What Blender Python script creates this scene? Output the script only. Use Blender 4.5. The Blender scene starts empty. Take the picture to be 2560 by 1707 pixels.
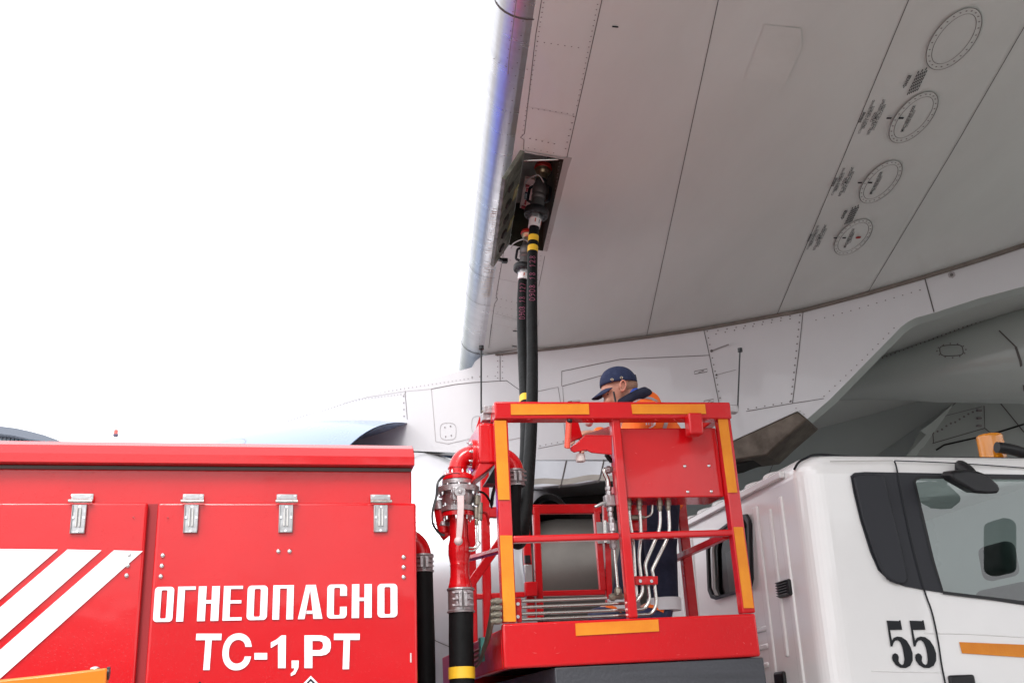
import bpy, math, random
from mathutils import Vector as V, Matrix, geometry, noise
random.seed(5)
SC = bpy.context.scene
COL = SC.collection
R = math.radians

# ------------------------------------------------------------------ camera, sky, sun, exposure
CAMZ = 1.6
FPX, YAW, PIT, ROLL = 2700.0, R(12.4), R(19.7), R(-2.39)
cy, sy, cp, sp, cr, sr = math.cos(YAW), math.sin(YAW), math.cos(PIT), math.sin(PIT), math.cos(ROLL), math.sin(ROLL)
FW = V((sy*cp, cy*cp, sp)); RT0 = V((cy, -sy, 0)); UP0 = RT0.cross(FW)
RT = RT0*cr + UP0*sr; UP = UP0*cr - RT0*sr
EYE = V((0, 0, CAMZ))
cam = bpy.data.cameras.new('camera'); co = bpy.data.objects.new('camera', cam); COL.objects.link(co)
co.matrix_world = Matrix(((RT.x, UP.x, -FW.x, 0), (RT.y, UP.y, -FW.y, 0), (RT.z, UP.z, -FW.z, CAMZ), (0, 0, 0, 1)))
cam.sensor_width = 36; cam.lens = 36*FPX/2560; cam.clip_end = 3000; cam.clip_start = 0.05
SC.camera = co
w = bpy.data.worlds.new('World'); SC.world = w; w.use_nodes = True
nt = w.node_tree; nt.nodes.clear()
sky = nt.nodes.new('ShaderNodeTexSky'); sky.sky_type = 'NISHITA'; sky.sun_disc = False
sky.sun_elevation = R(48); sky.sun_rotation = R(200); sky.air_density = 1.0; sky.dust_density = 6.0; sky.ozone_density = 1.0
hs = nt.nodes.new('ShaderNodeHueSaturation'); hs.inputs['Saturation'].default_value = 0.10
mx = nt.nodes.new('ShaderNodeMixRGB'); mx.inputs[0].default_value = 0.65; mx.inputs[2].default_value = (11.0, 11.1, 11.5, 1)   # overcast veil over the sky
bg = nt.nodes.new('ShaderNodeBackground'); bg.inputs[1].default_value = 0.13
wo = nt.nodes.new('ShaderNodeOutputWorld')
nt.links.new(sky.outputs[0], hs.inputs['Color']); nt.links.new(hs.outputs[0], mx.inputs[1])
nt.links.new(mx.outputs[0], bg.inputs[0]); nt.links.new(bg.outputs[0], wo.inputs[0])
sun = bpy.data.lights.new('sun', 'SUN'); sun.energy = 1.2; sun.angle = R(20); sun.color = (1, .97, .93)
so = bpy.data.objects.new('sun', sun); COL.objects.link(so)
_a, _e = R(200), R(48)
so.rotation_euler = V((math.sin(_a)*math.cos(_e), math.cos(_a)*math.cos(_e), math.sin(_e))).to_track_quat('Z', 'Y').to_euler()
SC.view_settings.view_transform = 'Standard'; SC.view_settings.look = 'None'; SC.view_settings.gamma = 1
SC.view_settings.exposure = 0.75
SC.cycles.max_bounces = 8; SC.cycles.use_denoising = True

# ------------------------------------------------------------------ measuring helpers (survey rays from the photo)
def ray(x, y): return FW*FPX + RT*(x-1280) - UP*(y-853.5)
def at(x, y, Y): v = ray(x, y); return EYE + v*(Y/v.y)
def atX(x, y, X): v = ray(x, y); return EYE + v*(X/v.x)
def atZ(x, y, z): v = ray(x, y); return EYE + v*((z-CAMZ)/v.z)

# aircraft axes: I inboard, A aft, D along the spars
aa = R(40); I2 = V((math.sin(aa), math.cos(aa), 0)); A2 = V((math.cos(aa), -math.sin(aa), 0))
bb = R(13.4); D2 = V((math.sin(bb), math.cos(bb), 0)); DI = D2.dot(I2); DA = D2.dot(A2)
PP = 8.6; SL = .088
PROF = [(-.63, 5.89), (.31, 5.76), (1.1, 5.7), (1.69, 5.66), (2.56, 5.64), (3.07, 5.67), (3.54, 5.71), (3.93, 5.75), (4.29, 5.8), (8, 6.2), (12, 6.3)]
def zprof(s):
    if s < PROF[0][0]: return PROF[0][1] - (s-PROF[0][0])*.138
    for (a, za), (b, zb) in zip(PROF, PROF[1:]):
        if s <= b: return za + (zb-za)*(s-a)/(b-a)
    return PROF[-1][1]
def st(p): t = p.dot(I2)/DI; return p.dot(A2) - t*DA, t
def wz(p): s, t = st(p); return zprof(s) - SL*t
def wpt(s, t, off=0):
    q = A2*s + D2*t
    # s,t are oblique coordinates
    q = D2*t + (A2)*s; return V((q.x, q.y, zprof(s)-SL*t-off))
def onwing(x, y, off=0.004):
    v = ray(x, y); lo, hi = .0002, .03
    for _ in range(40):
        m = (lo+hi)/2; p = EYE + v*m
        if p.z < wz(p)-off: lo = m
        else: hi = m
    return EYE + v*lo
def pyl(x, y, off=0.0): v = ray(x, y); return EYE + v*((PP-off)/v.dot(I2))

# ------------------------------------------------------------------ materials
MATS = {}
def mat(name, col, rough=.5, metal=0, coat=0, var=0, vscale=3, bump=0, bscale=40, var2=None, stretch=(1, 1, 1), trans=0, spec=.5, specks=0):
    if name in MATS: return MATS[name]
    m = bpy.data.materials.new(name); m.use_nodes = True; t = m.node_tree; b = t.nodes['Principled BSDF']
    b.inputs['Base Color'].default_value = (*col, 1); b.inputs['Roughness'].default_value = rough; b.inputs['Metallic'].default_value = metal
    b.inputs['Coat Weight'].default_value = coat; b.inputs['Coat Roughness'].default_value = .05; b.inputs['Specular IOR Level'].default_value = spec
    tc = t.nodes.new('ShaderNodeTexCoord'); mp = t.nodes.new('ShaderNodeMapping'); mp.inputs['Scale'].default_value = stretch
    t.links.new(tc.outputs['Object'], mp.inputs[0])
    if var:
        n = t.nodes.new('ShaderNodeTexNoise'); n.inputs['Scale'].default_value = vscale; n.inputs['Detail'].default_value = 6; n.inputs['Roughness'].default_value = .6
        t.links.new(mp.outputs[0], n.inputs['Vector'])
        r = t.nodes.new('ShaderNodeValToRGB'); r.color_ramp.elements[0].position = .3; r.color_ramp.elements[1].position = .72
        c2 = var2 or tuple(c*(1-var) for c in col)
        r.color_ramp.elements[0].color = (*c2, 1); r.color_ramp.elements[1].color = (*col, 1)
        t.links.new(n.outputs[0], r.inputs[0]); t.links.new(r.outputs[0], b.inputs['Base Color'])
        mr = t.nodes.new('ShaderNodeMapRange'); mr.inputs[3].default_value = rough*1.35; mr.inputs[4].default_value = rough*.8
        t.links.new(n.outputs[0], mr.inputs[0]); t.links.new(mr.outputs[0], b.inputs['Roughness'])
    if bump or specks:
        n2 = t.nodes.new('ShaderNodeTexNoise'); n2.inputs['Scale'].default_value = bscale; n2.inputs['Detail'].default_value = 3
        t.links.new(tc.outputs['Object'], n2.inputs['Vector'])
        bp = t.nodes.new('ShaderNodeBump'); bp.inputs['Strength'].default_value = bump; bp.inputs['Distance'].default_value = .02
        t.links.new(n2.outputs[0], bp.inputs['Height']); last = bp
        if specks:   # rain drops
            vo = t.nodes.new('ShaderNodeTexVoronoi'); vo.inputs['Scale'].default_value = 70; t.links.new(tc.outputs['Object'], vo.inputs['Vector'])
            rr = t.nodes.new('ShaderNodeMapRange'); rr.inputs[1].default_value = .12; rr.inputs[2].default_value = .22; rr.inputs[3].default_value = 1; rr.inputs[4].default_value = 0
            t.links.new(vo.outputs['Distance'], rr.inputs[0])
            b2 = t.nodes.new('ShaderNodeBump'); b2.inputs['Strength'].default_value = specks; b2.inputs['Distance'].default_value = .004
            t.links.new(rr.outputs[0], b2.inputs['Height']); t.links.new(bp.outputs[0], b2.inputs['Normal']); last = b2
        t.links.new(last.outputs[0], b.inputs['Normal'])
        if coat: t.links.new(last.outputs[0], b.inputs['Coat Normal'])
    MATS[name] = m; return m
def glass(name, col, refl=.12, ior=1.5):
    m = bpy.data.materials.new(name); m.use_nodes = True; t = m.node_tree; t.nodes.clear()
    o = t.nodes.new('ShaderNodeOutputMaterial'); g = t.nodes.new('ShaderNodeBsdfGlossy'); g.inputs['Roughness'].default_value = .01
    tr = t.nodes.new('ShaderNodeBsdfTransparent'); tr.inputs[0].default_value = (*col, 1); mx = t.nodes.new('ShaderNodeMixShader')
    f = t.nodes.new('ShaderNodeFresnel'); f.inputs[0].default_value = ior; a = t.nodes.new('ShaderNodeMath'); a.operation = 'ADD'; a.inputs[1].default_value = refl
    t.links.new(f.outputs[0], a.inputs[0]); t.links.new(a.outputs[0], mx.inputs[0]); t.links.new(tr.outputs[0], mx.inputs[1]); t.links.new(g.outputs[0], mx.inputs[2]); t.links.new(mx.outputs[0], o.inputs[0])
    MATS[name] = m; return m
RED = mat('red_paint', (.60, .005, .009), .2, 0, .42, .14, 1.3, .30, 1.6, specks=.18, spec=.35)
REDF = mat('red_frame_paint', (.54, .007, .011), .27, 0, .25, .15, 3, .25, 9, spec=.25)
WHITE = mat('white_cab_paint', (.83, .815, .81), .2, 0, .8, .05, 2, .12, 2.5)
AIR = mat('aircraft_grey_paint', (.56, .578, .555), .30, 0, .3, .15, 1.1, .07, 1.4, stretch=(1, .3, 1))
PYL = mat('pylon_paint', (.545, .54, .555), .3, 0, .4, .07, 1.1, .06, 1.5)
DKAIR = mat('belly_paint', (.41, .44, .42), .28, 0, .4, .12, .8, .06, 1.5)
COWL = mat('cowl_paint', (.215, .29, .42), .25, 0, .3, .04, 1)
BLUE = mat('blue_livery_paint', (.03, .07, .60), .2, 0, .6)
SLAT = mat('bare_slat_metal', (.58, .58, .60), .27, .92, 0, .16, 2.2, .05, 30, stretch=(1, 6, 1))
LINE = mat('panel_seam', (.12, .108, .105), .8, spec=.1)
FAINT = mat('faint_seam', (.30, .28, .28), .7)
RIVET = mat('rivet_dark', (.20, .18, .18), .6, spec=.2)
SEAL = mat('brown_sealant', (.17, .145, .125), .7, var=.3, vscale=9)
STEEL = mat('brushed_steel', (.62, .60, .57), .24, 1, 0, .12, 8, .05, 60)
CAST = mat('cast_aluminium', (.50, .47, .48), .38, .85, 0, .3, 7, .2, 60)
ZINC = mat('zinc_plate', (.50, .50, .51), .36, .9, 0, .18, 12, .1, 60)
BRASS = mat('dull_fitting_metal', (.30, .27, .22), .4, .8, 0, .3, 20)
BRT = mat('bright_bolt', (.75, .75, .76), .2, 1)
RUB = mat('black_hose_rubber', (.009, .0095, .010), .5, 0, 0, .4, 9, .15, 40, spec=.14)
BLK = mat('black_plastic', (.010, .010, .012), .38, spec=.35, bump=.05, bscale=200)
DKP = mat('dark_cab_panel', (.026, .027, .033), .42, bump=.04, bscale=300, spec=.25)
DKS = mat('dark_grey_step', (.055, .057, .068), .5, 0, 0, .3, 5, .2, 60, stretch=(.3, 1, 6))
TAPE = mat('orange_reflective_tape', (.82, .31, .022), .4, 0, .1, .14, 4, .1, 120, var2=(.66, .18, .012), spec=.25)
YEL = mat('yellow_band', (.86, .52, .03), .4, 0, 0, .1, 9)
LET = mat('white_vinyl', (.84, .85, .92), .35)
INK = mat('black_vinyl', (.008, .009, .012), .3, spec=.25)
PINK = mat('pink_chalk', (.36, .11, .18), .8, spec=.1)
NOZ = mat('nozzle_metal', (.40, .40, .42), .34, .8, 0, .25, 2, .08, 20, stretch=(1, 1, .4))
PLUG = mat('exhaust_plug_metal', (.17, .155, .14), .45, .6, 0, .28, 1.4, .05, 20)
BURNT = mat('heat_stained_metal', (.16, .13, .105), .5, .5, 0, .45, 5, .15, 30, var2=(.06, .045, .035))
SOOT_SHADE = mat('soot_and_shade_black', (.012, .011, .01), .8)
HAT = mat('hatch_interior', (.05, .055, .035), .7, 0, 0, .5, 14)
DOORM = mat('hatch_door_green_metal', (.24, .24, .20), .45, .4, 0, .5, 11, .3, 30, var2=(.05, .055, .04))
CREAM = mat('cream_knob', (.62, .52, .50), .45)
LEVER = mat('pale_lever_paint', (.68, .50, .50), .4, 0, 0, .2, 20)
AMB = mat('amber_lens', (1.0, .36, .02), .12, coat=.6)
LANY2 = None
_b = AMB.node_tree.nodes['Principled BSDF']; _b.inputs['Transmission Weight'].default_value = .35
CORD = mat('orange_coil_cord', (.85, .12, .07), .4)
SKIN = mat('skin', (.56, .27, .19), .5, 0, 0, .12, 25)
NAVY = mat('navy_cloth', (.008, .011, .035), .85, 0, 0, .4, 12, .5, 25)
CAPM = mat('navy_cap', (.014, .024, .075), .8, 0, 0, .2, 40, .3, 150)
HIVIS = mat('orange_hivis', (1.0, .17, .015), .7, 0, 0, .15, 9, .5, 14)
REFL = mat('grey_reflective_strip', (.38, .38, .42), .35, .2)
LANY = mat('blue_lanyard', (.02, .08, .45), .6)
CONC = mat('apron_concrete', (.40, .385, .37), .85, 0, 0, .22, .25, .2, 20)
SEAT = mat('seat_fabric', (.17, .20, .19), .9, var=.2, vscale=9)
CABIN = mat('cabin_trim', (.16, .17, .17), .7)
TERM = mat('terminal_cladding', (.75, .79, .86), .6, var=.08, vscale=.4)
TROOF = mat('terminal_roof_edge', (.13, .15, .19), .5)
ORG = mat('orange_barrier_paint', (.88, .20, .01), .35, 0, .2, .1, 5, spec=.3)
GLASS = glass('cab_glass', (.50, .62, .60), .07)
DGLASS = glass('rear_cab_glass', (.30, .33, .33), .0, 1.3)

# ------------------------------------------------------------------ mesh helpers
class M:
    def __init__(s): s.v = []; s.f = []; s.m = []; s.mats = []; s.cur = 0
    def use(s, m):
        if m not in s.mats: s.mats.append(m)
        s.cur = s.mats.index(m); return s
    def add(s, vs, fs):
        o = len(s.v); s.v += [V(p) for p in vs]
        for f in fs: s.f.append([i+o for i in f]); s.m.append(s.cur)
        return s
    def poly(s, pts): return s.add(pts, [list(range(len(pts)))])
    def prism(s, pts, vec):
        pts = [V(p) for p in pts]; vec = V(vec); n = len(pts)
        return s.add(pts+[p+vec for p in pts], [list(range(n))[::-1], [n+i for i in range(n)]] + [[i, (i+1) % n, n+(i+1) % n, n+i] for i in range(n)])
    def holed(s, outer, holes, vec):
        loops = [[V(p) for p in outer]] + [[V(p) for p in h] for h in holes]
        tri = geometry.tessellate_polygon(loops); allp = [p for l in loops for p in l]; n = len(allp); vec = V(vec)
        fs = [list(t) for t in tri] + [[i+n for i in t][::-1] for t in tri]; k = 0
        for l in loops:
            for i in range(len(l)): fs.append([k+i, k+(i+1) % len(l), n+k+(i+1) % len(l), n+k+i])
            k += len(l)
        return s.add(allp+[p+vec for p in allp], fs)
    def box(s, c, sz, rot=None):
        vs = [V((x*sz[0]/2, y*sz[1]/2, z*sz[2]/2)) for x in (-1, 1) for y in (-1, 1) for z in (-1, 1)]
        if rot: vs = [rot @ p for p in vs]
        return s.add([p+V(c) for p in vs], [[0, 1, 3, 2], [4, 6, 7, 5], [0, 4, 5, 1], [2, 3, 7, 6], [0, 2, 6, 4], [1, 5, 7, 3]])
    def bar(s, a, b, w, h, side=(0, 1, 0)):    # w along side, h across
        a = V(a); b = V(b); d = (b-a).normalized(); x = V(side); x = (x-d*x.dot(d)).normalized(); y = d.cross(x)
        q = [x*w/2+y*h/2, x*w/2-y*h/2, -x*w/2-y*h/2, -x*w/2+y*h/2]
        return s.add([a+p for p in q]+[b+p for p in q], [[0, 1, 2, 3], [7, 6, 5, 4]]+[[i, i+4, (i+1) % 4+4, (i+1) % 4] for i in range(4)])
    def tube(s, pts, r, n=12, caps=True):
        pts = [V(p) for p in pts]; k = len(pts); rs = r if isinstance(r, (list, tuple)) else [r]*k
        t0 = (pts[1]-pts[0]).normalized(); x = t0.orthogonal().normalized(); vs = []
        for i, p in enumerate(pts):
            t = (pts[min(i+1, k-1)]-pts[max(i-1, 0)]).normalized(); x = (x-t*x.dot(t)).normalized(); y = t.cross(x)
            vs += [p+(x*math.cos(2*math.pi*j/n)+y*math.sin(2*math.pi*j/n))*rs[i] for j in range(n)]
        fs = [[i*n+j, i*n+(j+1) % n, (i+1)*n+(j+1) % n, (i+1)*n+j] for i in range(k-1) for j in range(n)]
        if caps: fs += [list(range(n))[::-1], [(k-1)*n+j for j in range(n)]]
        return s.add(vs, fs)
    def cyl(s, a, b, r, n=20): return s.tube([a, b], r, n)
    def lathe(s, o, ax, prof, n=40, a0=0, a1=2*math.pi, ref=None, caps=False):
        o = V(o); ax = V(ax).normalized(); x = V(ref) if ref else ax.orthogonal(); x = (x-ax*x.dot(ax)).normalized(); y = ax.cross(x)
        full = abs(a1-a0-2*math.pi) < 1e-6; m = n if full else n+1; vs = []
        for d, r in prof:
            vs += [o+ax*d+(x*math.cos(a0+(a1-a0)*j/n)+y*math.sin(a0+(a1-a0)*j/n))*r for j in range(m)]
        fs = [[i*m+j, i*m+(j+1) % m, (i+1)*m+(j+1) % m, (i+1)*m+j] for i in range(len(prof)-1) for j in range(n)]
        if caps: fs += [list(range(m))[::-1], [(len(prof)-1)*m+j for j in range(m)]]
        return s.add(vs, fs)
    def ball(s, c, r, sc=(1, 1, 1), n=14, rot=None):
        c = V(c); vs = []; k = n//2
        for i in range(k+1):
            th = math.pi*i/k
            for j in range(n):
                p = V((math.sin(th)*math.cos(2*math.pi*j/n)*r*sc[0], math.sin(th)*math.sin(2*math.pi*j/n)*r*sc[1], math.cos(th)*r*sc[2]))
                vs.append(c+(rot @ p if rot else p))
        return s.add(vs, [[i*n+j, (i+1)*n+j, (i+1)*n+(j+1) % n, i*n+(j+1) % n] for i in range(k) for j in range(n)])
    def bolt(s, c, nrm, r=.008, h=.006):
        nrm = V(nrm).normalized(); c = V(c); return s.tube([c, c+nrm*h], [r, r*.95], 6)
    def ribbon(s, pts, wd, nv):
        pts = [V(p) for p in pts]; vs = []; k = len(pts)
        for i, p in enumerate(pts):
            t = (pts[min(i+1, k-1)]-pts[max(i-1, 0)]).normalized(); sd = t.cross(V(nv)).normalized()*wd/2; vs += [p-sd, p+sd]
        return s.add(vs, [[2*i, 2*i+1, 2*i+3, 2*i+2] for i in range(k-1)])
    def dot(s, c, r, nv, n=6):
        c = V(c); nv = V(nv).normalized(); x = nv.orthogonal().normalized(); y = nv.cross(x)
        return s.add([c+(x*math.cos(6.2832*j/n)+y*math.sin(6.2832*j/n))*r for j in range(n)], [list(range(n))])
ORG_OF = {}
def wloc(o): return ORG_OF.get(o.name, V((0, 0, 0)))
def tag(o, label=None, cat=None, group=None, kind=None):
    if label: o['label'] = label
    if cat: o['category'] = cat
    if group: o['group'] = group
    if kind: o['kind'] = kind
    return o
def empty(name, loc, label, cat, group=None):
    o = bpy.data.objects.new(name, None); COL.objects.link(o); o.location = loc; ORG_OF[o.name] = V(loc); return tag(o, label, cat, group)
def build(m, name, mt=None, parent=None, bevel=0, smooth=35, label=None, seg=2):
    me = bpy.data.meshes.new(name)
    c = V((0, 0, 0))
    for p in m.v: c += p
    c /= max(1, len(m.v))
    me.from_pydata([p-c for p in m.v], [], m.f)
    if m.mats and (len(m.mats) > 1 or mt is None):
        for x in m.mats: me.materials.append(x)
        me.polygons.foreach_set('material_index', m.m)
    else: me.materials.append(mt or m.mats[0])
    me.validate()
    import bmesh
    b = bmesh.new(); b.from_mesh(me); bmesh.ops.recalc_face_normals(b, faces=b.faces); b.to_mesh(me); b.free()
    if smooth:
        me.polygons.foreach_set('use_smooth', [True]*len(me.polygons)); me.set_sharp_from_angle(angle=R(smooth))
    o = bpy.data.objects.new(name, me); COL.objects.link(o); ORG_OF[o.name] = c
    if parent: o.parent = parent; o.location = c - wloc(parent)
    else: o.location = c
    if bevel:
        bv = o.modifiers.new('bevel', 'BEVEL'); bv.width = bevel; bv.segments = seg; bv.limit_method = 'ANGLE'; bv.angle_limit = R(40); bv.harden_normals = False
    if label: o['label'] = label
    return o
def face_cam(o):      # panes must face outward for the Fresnel term
    me = o.data; n = me.polygons[0].normal; c = V(me.vertices[0].co)+wloc(o)
    if n.dot(EYE-c) < 0: me.flip_normals()
    return o
def kids(o): return [c for c in bpy.data.objects if c.parent == o]
def dup(o, delta, parent=None):
    delta = V(delta); c = o.copy(); COL.objects.link(c); c.location = V(o.location)+delta; ORG_OF[c.name] = wloc(o)+delta
    if parent: c.parent = parent; c.location = ORG_OF[c.name]-wloc(parent)
    for k in kids(o):
        d = k.copy(); COL.objects.link(d); d.parent = c; ORG_OF[d.name] = wloc(k)+delta
    return c
def crom(pts, n=8):
    pts = [V(p) for p in pts]; out = []
    for i in range(len(pts)-1):
        a, b, c, d = pts[max(i-1, 0)], pts[i], pts[i+1], pts[min(i+2, len(pts)-1)]
        for k in range(n):
            t = k/n; out.append(.5*((2*b)+(c-a)*t+(2*a-5*b+4*c-d)*t*t+(3*b-a-3*c+d)*t**3))
    return out+[pts[-1]]
def fillet(pts, r, n=6):     # straight runs with rounded bends
    pts = [V(p) for p in pts]; out = [pts[0]]
    for a, b, c in zip(pts, pts[1:], pts[2:]):
        u = (a-b); v = (c-b); k = min(r, u.length*.45, v.length*.45); p = b+u.normalized()*k; q = b+v.normalized()*k
        out += [p*(1-t)**2+b*2*t*(1-t)+q*t*t for t in [i/n for i in range(n+1)]]
    return out+[pts[-1]]
_tc = {}
def textmesh(txt, bold=0.0):
    k = (txt, bold)
    if k in _tc: return _tc[k]
    c = bpy.data.curves.new('lettering', 'FONT'); c.body = txt; c.size = 1; c.align_x = 'LEFT'; c.offset = bold; c.resolution_u = 3
    o = bpy.data.objects.new('lettering', c); COL.objects.link(o); bpy.context.view_layer.update()
    me = o.evaluated_get(bpy.context.evaluated_depsgraph_get()).to_mesh()
    vs = [V(v.co) for v in me.vertices]; fs = [list(p.vertices) for p in me.polygons]
    o.to_mesh_clear(); bpy.data.objects.remove(o); bpy.data.curves.remove(c)
    if vs:
        x0 = min(v.x for v in vs); x1 = max(v.x for v in vs)
        y1 = max(v.y for v in vs); vs = [V(((v.x-x0)/(x1-x0), v.y, 0)) for v in vs]
        _tc[k] = (vs, fs, x1-x0, y1)
    else: _tc[k] = ([], [], 1, 1)
    return _tc[k]
def text_on(m, txt, P0, P1, nv, hk=1.0, height=None, bold=0.0, snap=None):
    """baseline from P0 to P1, seen from the side nv points to"""
    vs, fs, wd, cap = textmesh(txt, bold); P0 = V(P0); P1 = V(P1); e1 = P1-P0; L = e1.length; e1n = e1.normalized(); e2 = V(nv).normalized().cross(e1n)
    k = (height/ .72 if height else L/wd)*hk
    out = []
    for v in vs:
        p = P0+e1*v.x+e2*v.y*k; out.append(snap(p) if snap else p)
    m.add(out, fs)
def snapw(off): return lambda p: V((p.x, p.y, wz(p)-off))
def voxel(m, name, mt, parent, vox=.008, it=6, label=None, extra=None):
    o = build(m, name, mt, parent, smooth=0)
    r = o.modifiers.new('r', 'REMESH'); r.mode = 'VOXEL'; r.voxel_size = vox
    s = o.modifiers.new('s', 'SMOOTH'); s.iterations = it; s.factor = .5
    bpy.context.view_layer.update(); dg = bpy.context.evaluated_depsgraph_get()
    me = bpy.data.meshes.new_from_object(o.evaluated_get(dg)); o.modifiers.clear(); old = o.data; o.data = me
    me.name = name; me.materials.clear(); me.materials.append(mt); me.polygons.foreach_set('use_smooth', [True]*len(me.polygons))
    if label: o['label'] = label
    return o
def capsule(m, a, b, ra, rb, sc=1.0, n=12):
    a = V(a); b = V(b)
    m.ball(a, ra, n=n); m.ball(b, rb, n=n)
    k = 6; m.tube([a.lerp(b, i/k) for i in range(k+1)], [ra+(rb-ra)*i/k for i in range(k+1)], n)

# ------------------------------------------------------------------ ground
g = M(); g.add([(-600, -600, 0), (600, -600, 0), (600, 600, 0), (-600, 600, 0)], [[0, 1, 2, 3]]); tag(build(g, 'apron_ground', CONC, smooth=0), kind='structure')

# ================================================================== AIRCRAFT
UPV = V((0, 0, 1)); DN = V((0, 0, -1)); OUT = -I2
airliner = empty('airliner', (2, 9, 0), 'large grey airliner wing, pylon and engine seen from below with open refuelling hatch', 'airplane')
def sle(t): return .12 - .139*(t-4.99)
def gp(q, T, off=0):
    t = T + .5*(q-.105); return wpt(sle(t)+q, t, off)
def thick(q): 
    x = max(0, min(1, (q+.2)/9.9)); return .18+1.05*math.sqrt(x)*(1-x)**1.1
m = M().use(AIR)
qs = [0, .03, .105, .26, .42, .6, .9, 1.2, 1.6, 2, 2.5, 3, 3.5, 4, 4.5, 5, 5.6, 6.2, 7.4, 9.6]
Ts = [-9, -7, -5, -3, -1, 1, 2.5, 4, 5, 5.8, 6.40, 6.9, 7.3, 7.62, 8.2, 9, 10, 11, 12.5, 14, 16, 18]
nq = len(qs); vs = [gp(q, T) for T in Ts for q in qs]; fs = []
for j in range(len(Ts)-1):
    for i in range(nq-1):
        if .1 < (qs[i]+qs[i+1])/2 < .42 and 6.4 < (Ts[j]+Ts[j+1])/2 < 7.62: continue
        fs.append([j*nq+i, j*nq+i+1, (j+1)*nq+i+1, (j+1)*nq+i])
m.add(vs, fs)
up = [gp(q, T)+UPV*thick(q) for T in Ts for q in qs]
m.add(up, [[j*nq+i, j*nq+i+1, (j+1)*nq+i+1, (j+1)*nq+i] for j in range(len(Ts)-1) for i in range(nq-1)])
for j in range(len(Ts)-1):
    for i in (0, nq-1):
        a, b = vs[j*nq+i], vs[(j+1)*nq+i]; c, d = up[(j+1)*nq+i], up[j*nq+i]; m.add([a, b, c, d], [[0, 1, 2, 3]])
# seams and rivets laid into the same skin
def wline(pts, wd=.007, mt=LINE, off=.004, n=14, mm=None):
    mm = mm or m; mm.use(mt); out = []
    for (x0, y0), (x1, y1) in zip(pts, pts[1:]):
        for k in range(n): out.append(onwing(x0+(x1-x0)*k/n, y0+(y1-y0)*k/n, off))
    out.append(onwing(*pts[-1], off)); mm.ribbon(out, wd*.55, DN)
def wdots(pts, n, r=.006, mt=RIVET, mm=None, off=.005):
    mm = mm or m; mm.use(mt); L = [math.dist(a, b) for a, b in zip(pts, pts[1:])]; T = sum(L)
    r *= .8
    for k in range(n):
        d = T*k/max(1, n-1); i = 0
        while i < len(L)-1 and d > L[i]: d -= L[i]; i += 1
        f = d/max(L[i], 1e-9); mm.dot(onwing(pts[i][0]+(pts[i+1][0]-pts[i][0])*f, pts[i][1]+(pts[i+1][1]-pts[i][1])*f, off), r, DN)
wline([(1354, 0), (1339, 90), (1311, 335), (1301, 344), (1310, 350), (1309, 374)], .007)
wline([(1263, 610), (1247, 700), (1240, 740), (1244, 748), (1236, 760), (1222, 868)], .007)
wline([(1505, 0), (1417, 395)], .008); wline([(1362, 640), (1347, 716)], .006)
wline([(1796, 0), (1700, 450), (1617, 838)], .008)
wline([(2272, 0), (2110, 390), (1941, 790)], .009)
wline([(2600, 0), (2380, 380), (2166, 737)], .009)
wline([(1313, 266), (1439, 292)], .004, FAINT)
wline([(1247, 697), (1297, 707)], .005); wline([(1236, 783), (1292, 799)], .005); wline([(1235, 790), (1292, 802)], .004, FAINT)
wline([(1231, 808), (1292, 822)], .004, FAINT); wline([(1228, 810), (1222, 870)], .005)
wline([(1348, 800), (1330, 870)], .004, FAINT)
wdots([(1359, 8), (1319, 260)], 22); wdots([(1494, 12), (1442, 265)], 20)
wdots([(1344, 105), (1446, 120)], 7); wdots([(1317, 270), (1433, 286)], 9); wdots([(1315, 278), (1306, 338)], 6)
wdots([(1434, 292), (1414, 372)], 6, .008); wdots([(1325, 347), (1386, 360)], 5, .008); wdots([(1321, 370), (1384, 383)], 5)
wdots([(1254, 640), (1243, 735)], 10); wdots([(1352, 640), (1344, 700)], 6); wdots([(1257, 647), (1294, 655)], 3, .008)
wdots([(1240, 745), (1292, 757)], 5, .008); wdots([(1238, 765), (1292, 775)], 5); wdots([(1232, 778), (1292, 792)], 6); wdots([(1232, 820), (1226, 868)], 9, .005)
wdots([(1400, 398), (1366, 628)], 26, .006); 
m.use(INK); m.box(onwing(1289, 828, .005), (.05, .012, .004)); m.box(onwing(1286, 866, .005), (.05, .012, .004)); m.box(onwing(1538, 68, .005), (.035, .008, .004))
# an old repaint patch and dull streaks along the airflow
m.use(mat('repaint_patch', (.535, .55, .525), .36, 0, .25, .12, 3)); m.poly([onwing(x, y, .003) for x, y in ((1912, 62), (2002, 72), (2006, 120), (1962, 212), (1862, 196))])
# oval access panels outlines
def oval(cx, cy2, a, b, ang, red=False):
    """(cx,cy2) centre, a long / b short half axes in photo pixels, ang tilt"""
    def ring(k, kb, off): 
        out = []
        for j in range(49):
            th = 2*math.pi*j/48; u = math.cos(th)*a*k; v = math.sin(th)*b*kb
            out.append(onwing(cx+u*math.cos(ang)-v*math.sin(ang), cy2-u*math.sin(ang)-v*math.cos(ang), off))
        return out
    o = M().use(AIR); r1 = ring(.995, .99, .006); o.poly(r1[:-1]); 
    o.use(LINE); o.ribbon(ring(1, 1, .009), .0035, DN); o.ribbon(ring(.82, .74, .009), .003, DN); o.use(RIVET)
    for p in ring(.91, .88, .009)[:-1:2]: o.dot(p, .006, DN)
    return o
ovs = [(2385, 98, 93, 47, 50), (2284, 294, 80, 38, 47), (2202, 455, 68, 33, 45), (2133, 593, 58, 31, 42)]
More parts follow.
